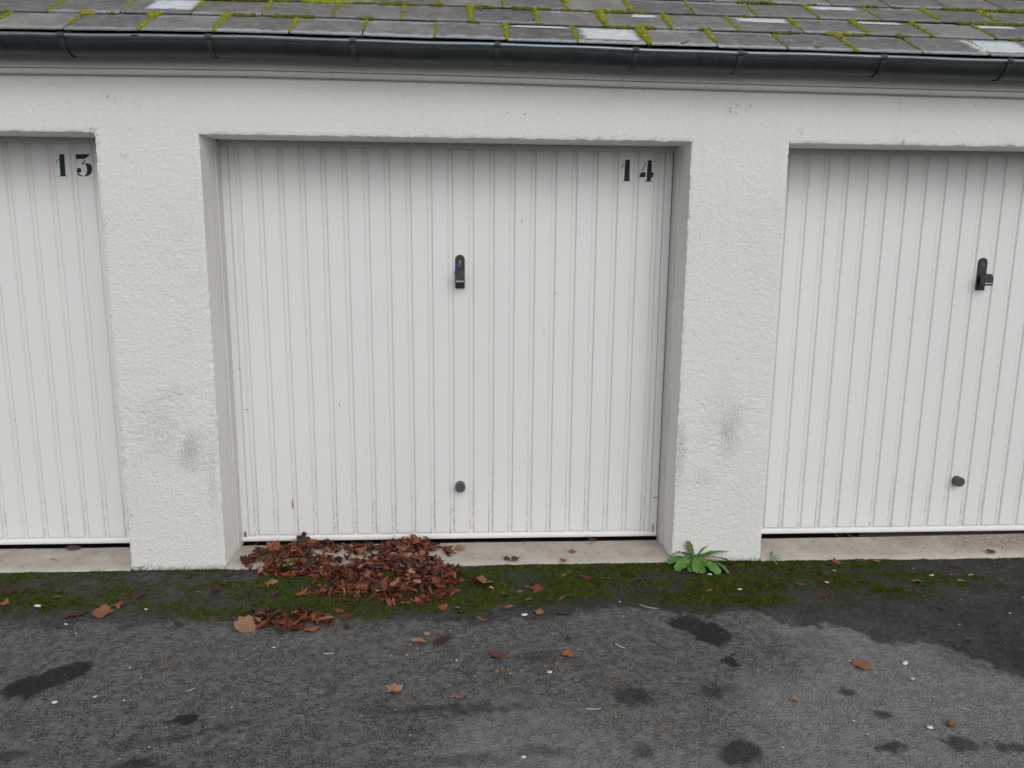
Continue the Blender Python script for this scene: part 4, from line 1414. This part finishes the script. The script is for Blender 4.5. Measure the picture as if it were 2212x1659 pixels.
# under-layer of the heap (uncountable), then the leaves that lie on top
Vs, Fs, o0 = [], [], 0
TRI = []
for me_ in KIND:
    me_.calc_loop_triangles()
    TRI.append((np.array([v.co[:] for v in me_.vertices]), np.array([t.vertices[:] for t in me_.loop_triangles])))
cnt = 0
while cnt < 1500:
    x, y = rl.uniform(-1.2, .06), rl.uniform(-.66, .26)
    h = in_pile(x, y)
    if h <= .003 or rl.random() > .25 + h * 22: continue
    Vk, Fk = TRI[rl.choice(list(range(14)) + [9, 10, 11, 12, 13] + [14 + rl.randrange(4)])]
    R_ = np.array(Matrix.Rotation(rl.uniform(0, 6.28), 3, 'Z') @ Matrix.Rotation(rl.gauss(0, .8), 3, 'X') @ Matrix.Rotation(rl.gauss(0, .55), 3, 'Y'))
    sz_ = rl.uniform(.030, .066)
    Vs.append((Vk * sz_) @ R_.T + np.array([x, y, surf(x, y) + h * rl.uniform(0, .75) + .003])); Fs.append(Fk + o0); o0 += len(Vk); cnt += 1
tag(link('leaf_litter', big_mesh('leaf_litter', np.concatenate(Vs), np.concatenate(Fs)), LEAFI), 'brown leaf litter at the bottom of the heap before door 14', 'leaf', None, 'stuff')
cnt = 0
while cnt < 205:
    x, y = rl.uniform(-1.2, .06), rl.uniform(-.66, .26)
    h = in_pile(x, y)
    if h <= .002 or rl.random() > .3 + h * 20: continue
    key_ = rl.choices('rrrrrrrrddot', k=1)[0]
    place_leaf(x, y, surf(x, y) + h * rl.uniform(.75, 1.0) + .002, rl.uniform(.042, .085), variant(KIND[rl.choice(list(range(14)) + [9, 10, 11, 12, 13] + [14 + rl.randrange(4)])], key_),
               (rl.gauss(0, .75), rl.gauss(0, .5), rl.uniform(0, 6.28)), {'r': 'curled brown', 'd': 'dark blackish', 'o': 'bright rust', 't': 'pale tan'}[key_] + ' leaf on top of the heap before door 14', 'leaves heaped before door 14')
    cnt += 1
LEAVES = [(-1.479,-0.042,0.032,'d'),(-1.178,-0.061,0.062,'d'),(-1.970,-0.182,0.058,'r'),(-2.085,-0.218,0.087,'d'),(-2.013,-0.261,0.032,'o'),(-1.860,-0.287,0.045,'o'),(-2.069,-0.337,0.042,'o'),(-1.688,-0.241,0.062,'d'),(-1.517,-0.287,0.068,'d'),(-1.558,-0.382,0.053,'r'),(-1.712,-0.449,0.087,'d'),(-1.612,-0.530,0.025,'r'),(-1.180,-0.240,0.056,'d'),(-1.166,-0.185,0.047,'d'),(-1.255,-0.265,0.033,'r'),(-1.331,-0.495,0.032,'d'),(-1.242,-0.562,0.050,'d'),(-1.037,-0.253,0.026,'d'),(-0.951,-0.457,0.073,'r'),(-0.633,-0.547,0.064,'t'),(-0.564,-0.531,0.058,'r'),(-0.540,-0.612,0.038,'r'),(-0.683,-0.624,0.066,'o'),(-0.238,-0.753,0.066,'t'),(-0.131,-0.723,0.042,'d'),(-0.153,-0.751,0.048,'d'),(-0.115,-0.695,0.037,'r'),(-0.205,-0.685,0.024,'t'),(-0.151,-0.456,0.052,'r'),(-0.089,-0.459,0.029,'y'),(-0.070,-0.499,0.032,'d'),(-0.308,-0.416,0.052,'o'),(-0.246,-0.412,0.069,'r'),(-0.538,-0.413,0.040,'r'),(-0.598,-0.465,0.046,'r'),(-0.007,-0.387,0.049,'d'),(0.087,-0.411,0.025,'r'),(0.135,-0.468,0.065,'o'),(0.021,-0.573,0.053,'o'),(-0.117,-0.296,0.067,'d'),(0.123,-0.320,0.034,'r'),(-0.786,-0.313,0.065,'r'),(-0.955,-0.189,0.067,'y'),(-0.923,-0.293,0.066,'r'),(-1.044,-0.245,0.032,'d'),(0.443,0.006,0.040,'r'),(0.202,0.023,0.059,'r'),(0.154,0.027,0.053,'d'),(0.455,-0.115,0.038,'r'),(0.427,-0.143,0.028,'g'),(0.528,-0.190,0.085,'r'),(0.242,-0.262,0.038,'r'),(0.287,-0.291,0.073,'r'),(0.200,-0.308,0.030,'o'),(0.237,-0.393,0.043,'o'),(0.391,-0.387,0.051,'o'),(0.275,-0.511,0.055,'r'),(0.379,-0.533,0.058,'d'),(0.770,-0.193,0.044,'d'),(0.983,-0.136,0.026,'d'),(1.074,-0.342,0.038,'o'),(0.370,-0.752,0.034,'d'),(0.825,-0.776,0.020,'o'),(0.629,-0.187,0.025,'r'),(1.811,-0.048,0.049,'r'),(2.031,-0.038,0.038,'r'),(1.691,-0.187,0.050,'d'),(1.646,-0.251,0.048,'d'),(1.523,-0.293,0.055,'r'),(1.572,-0.387,0.089,'d'),(2.090,-0.283,0.053,'o'),(2.659,-0.148,0.031,'o'),(2.401,-0.222,0.037,'t'),(2.313,-0.284,0.040,'t'),(2.059,-0.547,0.040,'d'),(2.387,-0.099,0.053,'d'),(1.948,-0.032,0.059,'d'),(2.004,-0.824,0.029,'r'),(-0.065,-1.146,0.033,'o'),(0.509,-1.074,0.031,'o'),(1.118,-1.210,0.034,'t')]
UNIQ = {(-0.238,-0.753): 'narrow tan leaf alone on the asphalt in front of the heap', (-0.089,-0.459): 'small yellow leaf on the moss right of the heap', (0.427,-0.143): 'small green leaf on the moss before door 14',
        (0.528,-0.190): 'long brown leaf on the moss, about midway between heap and weed', (1.523,-0.293): 'round red leaf on the moss right of the weed', (2.090,-0.283): 'bright rust leaf on the damp strip near the right edge',
        (1.572,-0.387): 'large dark flattened leaf at the edge of the moss on the right', (-0.955,-0.189): 'mottled yellow leaf on the moss left of the heap', (-1.517,-0.287): 'curled dark brown leaf on the moss before the left pier',
        (-1.558,-0.382): 'curled red brown leaf at the moss edge before the left pier', (-1.712,-0.449): 'flat dark wet leaf on the asphalt near the left edge', (-0.951,-0.457): 'rolled brown leaf at the left end of the front heap',
        (-0.633,-0.547): 'crumpled tan leaf at the right end of the front heap', (0.509,-1.074): 'thin rust leaf on the asphalt right of the middle', (-0.065,-1.146): 'small rust leaf on the asphalt just left of the middle',
        (1.118,-1.210): 'crumpled tan leaf scrap on the right of the asphalt', (1.074,-0.342): 'small upright rust leaf on the moss in front of the weed', (0.370,-0.752): 'small dark curled leaf on the asphalt right of the middle',
        (2.059,-0.547): 'dark leaf on the damp asphalt near the right edge', (2.004,-0.824): 'small red leaf far right on the damp asphalt', (0.825,-0.776): 'tiny rust leaf at the edge of a dark stain'}
CW = {'r': 'brown', 'd': 'dark brown', 'o': 'rust', 't': 'tan', 'y': 'yellow', 'g': 'green'}
def zone(x, y):
    wh = 'on the moss' if y > -.45 else 'on the asphalt'
    for lim, t in ((-1.66, 'before door 13'), (-1.2, 'before the left pier'), (-.70, 'left of the heap'), (-.16, 'before the heap'), (.16, 'right of the heap'), (.99, 'before door 14'), (1.44, 'before the right pier'), (9, 'before the right door')):
        if x < lim: return wh + ' ' + t
ZL_ = {}
for (x, y, s_, k) in sorted(LEAVES):
    if (x, y) not in UNIQ: ZL_.setdefault((CW[k], zone(x, y)), []).append((x, y))
LAB = {}
for (c_, zn), lst in ZL_.items():
    for i_, xy in enumerate(lst):
        LAB[xy] = '%s leaf %s' % (c_, zn) + ('' if len(lst) == 1 else ', %s from the left' % ORD[i_ + 1])
for (x, y, s_, k) in LEAVES:
    narrow = k in 'o' and rl.random() < .6
    pool = FLATK if k in 'dy' or rl.random() < .5 else KIND
    me_ = KIND[9 + rl.randrange(5)] if narrow else pool[rl.randrange(len(pool))]
    lab = UNIQ.get((x, y)) or LAB[(x, y)]
    z = surf(x, y) + .0012 + (in_pile(x, y) * .9)
    place_leaf(x, y, z, s_ * 1.12, variant(me_, k), (rl.gauss(0, .15), rl.gauss(0, .15), rl.uniform(-.5, .5) + rl.choice([0, math.pi])), lab, None if (x, y) in UNIQ else 'leaves scattered singly')
BIGLEAF = [(-1.611, -.447, .105, lobed_leaf(701, 5, .8, .6, .22, 0), 'o', (.15, .1, .2), 'broad rust leaf with toothed edge on the asphalt near the left edge'),
           (0.030, -.240, .175, lobed_leaf(703, 5, .9, .6, .50, .3), 'o', (.40, -.1, 2.9), 'large lobed brown leaf standing on the moss right of the heap'),
           (-.310, -1.084, .074, lobed_leaf(704, 5, .7, .5, .45, .2), 't', (.05, .1, .3), 'star shaped tan leaf flat on the asphalt left of the middle'),
           (.347, -.874, .060, lobed_leaf(705, 5, 1.2, .8, .35, .6), 'o', (.1, .1, .1), 'small rust leaf with a stalk on the asphalt right of the middle'),
           (1.461, -.995, .078, lobed_leaf(706, 3, .3, .3, .18, 0), 'o', (0, 0, .1), 'flat rust leaf alone on the asphalt at the right')]
for x, y, s_, me_, k, rot, lab in BIGLEAF:
    place_leaf(x, y, surf(x, y) + (.016 if s_ > .15 else .002), s_, variant(me_, k), rot, lab, None)
place_leaf(.070, -.878, surf(.07, -.878) + .003, .085, variant(oval_leaf(711, .40, 2.2, .8, .3, .10), 'r'), (.3, .15, 1.9), 'big brown curled leaf alone in the middle of the asphalt', None)
o = place_leaf(-.954, -.583, surf(-.95, -.58) + .004, .118, variant(oval_leaf(712, .42, .5, .4, .15, .12, False), 't'), (.25, -.1, .75), 'largest pale tan leaf with a long stalk left of the front heap', None)
twig('leaf_stalk', (-1.141, -.538, gz(-1.14, -.54) + .004), (-.995, -.572, gz(-1, -.57) + .010), .0016, TWIGM, 'long thin stalk lying beside the largest tan leaf', None, .03)
place_leaf(.501, .113, .004, .045, variant(FLATK[1], 'o'), (.3, .2, .3), 'small rust leaf on the right half of the threshold of door 14', None)
place_leaf(.624, .262, .006, .050, variant(KIND[3], 'r'), (.2, .1, -.3), 'brown leaf caught under the right half of door 14', None)
place_leaf(-2.05, .245, .004, .085, variant(KIND[2], 'd'), (.1, .1, .1), 'dark brown leaf caught under door 13', None)
place_leaf(2.664, .018, .012, .062, variant(FLATK[2], 'd'), (.2, .2, .5), 'dark leaf on the dirty right hand threshold', None)
place_leaf(-.90, .255, .030, .10, variant(lobed_leaf(731, 5, 1.0, -.8, .5, .2), 'd'), (1.1, .1, .4), 'dark lobed leaf leaning against the foot of door 14', None)

# ------------------------------------------------------------------ small debris
rd = random.Random(4)
def chip_mesh(seed, flat=.35):
    Vi, Fi = ico(1)
    rr = np.random.RandomState(seed)
    v = Vi * np.array([.5, .36, .5 * flat]) * rr.uniform(.7, 1.25, (len(Vi), 1))
    v[:, 2] -= v[:, 2].min()
    return big_mesh('chip', v, Fi, False)
CHM = [chip_mesh(k) for k in range(6)]
PAM = [chip_mesh(20 + k, .12) for k in range(5)]
for m_ in CHM: m_.materials.append(CHIP)
for m_ in PAM: m_.materials.append(PAPER)
WHITE = [(-1.909,-0.368,0.041),(-1.425,-0.433,0.016),(-1.709,-0.540,0.016),(-1.630,-0.623,0.011),(-1.344,-1.088,0.017),(-1.470,-1.111,0.028),(-1.236,-1.113,0.012),(-1.302,-0.901,0.013),(-1.234,-0.971,0.009),(-0.853,-1.165,0.011),(-1.119,-1.426,0.008),(-1.052,-1.371,0.010),(-0.803,-0.768,0.020),(-0.113,-0.660,0.010),(-0.276,-0.849,0.012),(0.204,-0.531,0.034),(1.132,-0.163,0.026),(1.219,-0.332,0.027),(0.637,-0.438,0.013),(0.629,-0.566,0.008),(0.398,-0.833,0.009),(0.489,-0.852,0.007),(1.661,-0.273,0.022),(1.752,-0.152,0.017),(0.265,-0.992,0.025),(0.134,-1.477,0.020),(-0.083,-0.897,0.015),(1.644,-0.982,0.030),(1.609,-1.096,0.019),(1.505,-1.382,0.027),(1.276,-1.412,0.012),(1.435,-0.961,0.013),(1.264,-1.339,0.012),(0.967,-1.469,0.011),(1.051,-1.021,0.007),(2.328,-0.607,0.013),(2.044,-0.696,0.010)]
WL = {(-1.909,-.368): 'largest off white scrap on the moss near the left edge', (1.219,-.332): 'square white scrap on the moss right of the weed', (1.132,-.163): 'pale chip on the moss just in front of the weed', (.204,-.531): 'crumbly white scrap at the edge of the moss before door 14',
      (.134,-1.477): 'pinkish white chip at the bottom middle of the asphalt', (1.505,-1.382): 'bright white scrap low on the right of the asphalt', (.265,-.992): 'grey white smear-like chip in the middle of the asphalt', (-1.470,-1.111): 'white scrap beside the large dark stain on the left', (1.644,-.982): 'white chip right of the flat rust leaf', (-.803,-.768): 'white scrap on the asphalt below the largest tan leaf'}
for x, y, s_ in WHITE:
    pap = s_ > .019
    o = link('paper_scrap' if pap else 'stone_chip', (PAM if pap else CHM)[rd.randrange(5)])
    o.location = (x, y, surf(x, y) + (.004 if y > -.45 else .0005)); o.scale = (s_ * 1.05,) * 3; o.rotation_euler = (rd.gauss(0, .15), rd.gauss(0, .15), rd.uniform(-.6, .6))
    lab = WL.get((x, y))
    tag(o, lab or ('white paper scrap lying on the ground' if pap else 'small whitish stone chip lying on the ground'), 'scrap' if pap else 'stone', None if lab else ('loose paper scraps' if pap else 'loose stone chips'))
SEEDS = [(0.112,-0.966),(0.118,-0.996),(-0.014,-1.014),(0.069,-0.974),(0.253,-0.947),(0.290,-0.983),(0.339,-0.981),(0.355,-1.054),(0.298,-0.934),(-0.096,-0.927),(-0.165,-0.944),(0.041,-1.035),(0.061,-1.110),(-0.228,-1.354),(-0.289,-1.210),(0.460,-1.284),(0.515,-1.274),(0.188,-1.526),(1.336,-1.266),(1.141,-1.352),(1.744,-1.051),(1.700,-1.143),(-1.659,-0.573),(-1.124,-0.677),(-0.839,-1.078),(-0.907,-1.271),(-0.787,-0.701),(-0.017,-0.790),(0.345,-0.786),(.05,-.955),(.09,-.95),(-.02,-1.03),(.075,-.945)]
SDM = [chip_mesh(60 + k, .7) for k in range(4)]
for m_ in SDM: m_.materials.append(SEEDM)
for x, y in SEEDS:
    o = link('seed_husk', SDM[rd.randrange(4)])
    o.location = (x, y, gz(x, y)); s_ = rd.uniform(.010, .017); o.scale = (s_,) * 3; o.rotation_euler = (0, 0, rd.uniform(0, 6))
    tag(o, 'tiny brown seed husk on the asphalt', 'seed', 'seed husks on the asphalt')
for (a, b_, c, d_), mat, r_, lab in (((-1.210,-.910,-1.130,-.876), TWIGM, .0032, 'reddish brown twig on the asphalt at the left'), ((.721,-.462,.797,-.502), STRAWM, .0018, 'thin bent straw at the edge of the moss'),
                                   ((.551,-.800,.583,-.834), STRAWM, .0030, 'short pale stick on the asphalt right of the middle'), ((.365,-1.233,.417,-1.235), STRAWM, .0020, 'straight pale stick low in the middle of the asphalt'),
                                   ((1.669,-1.271,1.698,-1.302), STRAWM, .0014, 'fine straw at the right of the asphalt'), ((-1.041,-1.065,-1.018,-1.045), STRAWM, .0014, 'fine straw on the asphalt at the left'),
                                   ((-.600,-.827,-.560,-.825), STRAWM, .0024, 'short pale stick on the asphalt below the heap'), ((.60,.20,.62,.245), TWIGM, .0010, 'thin stalk on the threshold under door 14'),
                                   ((-2.10,.12,-2.05,.10), TWIGM, .0018, 'bent dark twig on the threshold of door 13'), ((-.60,.02,-.555,.015), STRAWM, .0026, 'pale stick on the threshold beside the heap')):
    twig('twig', (a, b_, surf(a, b_) + .004), (c, d_, surf(c, d_) + .003), r_, mat, lab, None, .10)
# dark clump low on the right
o = link('soil_clod', chip_mesh(90, .8), TWIGM); o.location = (1.585, -1.372, gz(1.58, -1.37)); o.scale = (.032,) * 3
tag(o, 'dark soil clod near the bottom right of the asphalt', 'clod')
# cigarette ends
def butt(x, y, ang, label):
    e_ = empty('cigarette_end', (x, y, surf(x, y) + .008))
    tag(e_, label, 'cigarette end')
    link('filter', tube_mesh('filter', [(0, 0, 0), (.014, 0, 0)], .0040, 10), BUTTF, e_)
    link('paper', tube_mesh('paper', [(.0141, 0, 0), (.022, 0, 0)], .0041, 10), BUTTW, e_)
    e_.rotation_euler = (0, 0, ang)
butt(.079, -.282, 2.2, 'cigarette end beside the large lobed leaf')
butt(2.19, -.225, .1, 'orange cigarette end on the damp strip near the right edge')
o = link('plastic_bit', chip_mesh(95, .3), GREENP); o.location = (1.804, .202, .003); o.scale = (.016,) * 3
tag(o, 'bright green plastic bit on the threshold of the right door', 'plastic')

# ------------------------------------------------------------------ weeds
def blade(length, width, el0, droop, lobes, seed):
    length, width = length * 1.22, width * 1.2
    """weed leaf along +X: stalk, toothed blade, V-fold at the midrib"""
    r_ = random.Random(seed)
    nu = 16
    V_, F_ = [], []
    x = z = 0.0
    el = el0
    for i in range(nu + 1):
        u = i / nu
        if i:
            x += math.cos(el) * length / nu; z += math.sin(el) * length / nu
        el -= droop / nu
        prof_ = (.10 + .9 * max(0, (u - .12)) ** .8 * 1.5) if u < .7 else 1.0
        hw = width * min(1, prof_) * (math.sqrt(max(0, 1 - ((u - .68) / .34) ** 2)) if u > .68 else 1)
        tooth = 1 + lobes * (.5 if i % 3 == 0 else (-.35 if i % 3 == 1 else .1)) + r_.uniform(-.08, .08)
        hw_e = max(.0006, hw * tooth) if i < nu else .0004
        nx_, nz_ = -math.sin(el), math.cos(el)
        for v, fold in ((-1, .22), (-.55, .11), (0, 0), (.55, .11), (1, .22)):
            w_ = hw_e if abs(v) == 1 else max(.0006, hw)
            V_.append((x + nx_ * fold * w_ + r_.uniform(-.0006, .0006), v * w_, z + nz_ * fold * w_ + r_.uniform(-.0008, .0008)))
    for i in range(nu):
        for j in range(4):
            a = i * 5 + j
            F_.append((a, a + 1, a + 6, a + 5))
    me_ = bpy.data.meshes.new('leaf')
    me_.from_pydata(V_, [], F_)
    for p_ in me_.polygons: p_.use_smooth = True
    return me_
def m_weed(name, c1, c2, tip):
    b = MB(name)
    p = b.obj()
    col = b.mix(b.noise(p, 60, 4, .6), c1, c2)
    x = b.n('ShaderNodeSeparateXYZ', {0: p})
    mid = b.rng(b.math('ABSOLUTE', x.outputs[1]), .0022, .0008)
    col = b.mix(b.mul(mid, .6), col, (.17, .24, .08))
    col = b.mix(b.rng(b.noise(p, 24, 2), .58, .72, 0, .7), col, tip)
    b.b.inputs['Subsurface Weight'].default_value = 0.0
    return b.done(col, .5, b.bump(b.noise(p, 130, 3), .35, .002), .4)
WEED = m_weed('weed_leaf', (.040, .13, .018), (.085, .21, .030), (.16, .23, .035))
WEEDY = m_weed('weed_leaf_olive', (.085, .10, .022), (.13, .14, .03), (.20, .17, .04))
def rosette(loc, rows, label, name='weed'):
    e_ = empty(name, loc)
    tag(e_, label, 'weed')
    for i, (azd, ln, wd_, el, dr, lob, olive) in enumerate(rows):
        o_ = link('leaf', blade(ln, wd_, RAD(el), RAD(dr), lob, 900 + i), WEEDY if olive else WEED, e_)
        o_.rotation_euler = (rd.uniform(-.5, .5), rd.uniform(-.12, .12), RAD(azd + rd.uniform(-5, 5)))
        o_.location = (.004 * math.cos(RAD(azd)), .004 * math.sin(RAD(azd)), .001 * i)
    return e_
rosette((1.102, -.030, -.004), [
    (196, .135, .026, 38, 75, .35, 0), (172, .125, .018, 72, 120, .25, 1), (150, .105, .012, 66, 60, .3, 1), (130, .085, .018, 62, 30, .3, 0), (66, .085, .016, 58, 25, .4, 0), (160, .10, .020, 48, 50, .4, 0), (28, .11, .020, 36, 40, .45, 0), (185, .11, .020, 30, 50, .4, 0),
    (95, .095, .012, 84, 8, .2, 1), (42, .135, .024, 48, 22, .45, 0), (12, .150, .019, 32, 42, .35, 0), (347, .158, .017, 28, 62, .35, 0),
    (321, .155, .021, 32, 75, .3, 0), (330, .10, .009, 42, 60, .2, 1), (300, .130, .019, 40, 88, .3, 0), (272, .105, .018, 48, 100, .3, 0),
    (255, .120, .020, 46, 98, .25, 0), (238, .105, .020, 44, 95, .3, 0), (214, .135, .021, 40, 88, .35, 0), (285, .07, .013, 58, 80, .2, 0), (245, .065, .012, 58, 80, .2, 0), (210, .075, .014, 55, 80, .25, 0), (20, .08, .010, 60, 50, .3, 0)],
    'green leafy weed rosette at the left foot of the right pier')
rosette((1.482, -.022, -.006), [(200, .030, .006, 40, 60, .3, 0), (340, .045, .007, 50, 70, .35, 0), (20, .050, .007, 55, 70, .35, 0), (285, .040, .007, 40, 70, .35, 0), (60, .045, .006, 65, 50, .3, 0), (240, .035, .006, 45, 70, .3, 0)],
    'tiny pale weed at the right foot of the right pier', 'seedling')
rosette((-.905, -.050, .030), [(200, .028, .009, 45, 70, .1, 0), (320, .030, .010, 45, 70, .1, 0), (80, .028, .010, 50, 60, .1, 0), (260, .026, .009, 40, 70, .1, 0)],
    'tiny green seedling poking out of the leaf heap', 'seedling')
for xx, yy in ((-1.62, -.012), ):
    rosette((xx, yy, -.006), [(a_, .03, .003, 60, 40, .2, 0) for a_ in (30, 110, 200, 290, 340)], 'tiny grass seedling at the foot of the left pier', 'seedling')
# spider thread with a caught bit on the door edge
twig('rust_flake', (.952, .279, .232), (.968, .279, .237), .0025, LEAFR, 'small rust coloured fragment caught on the right edge of door 14', None, .05)
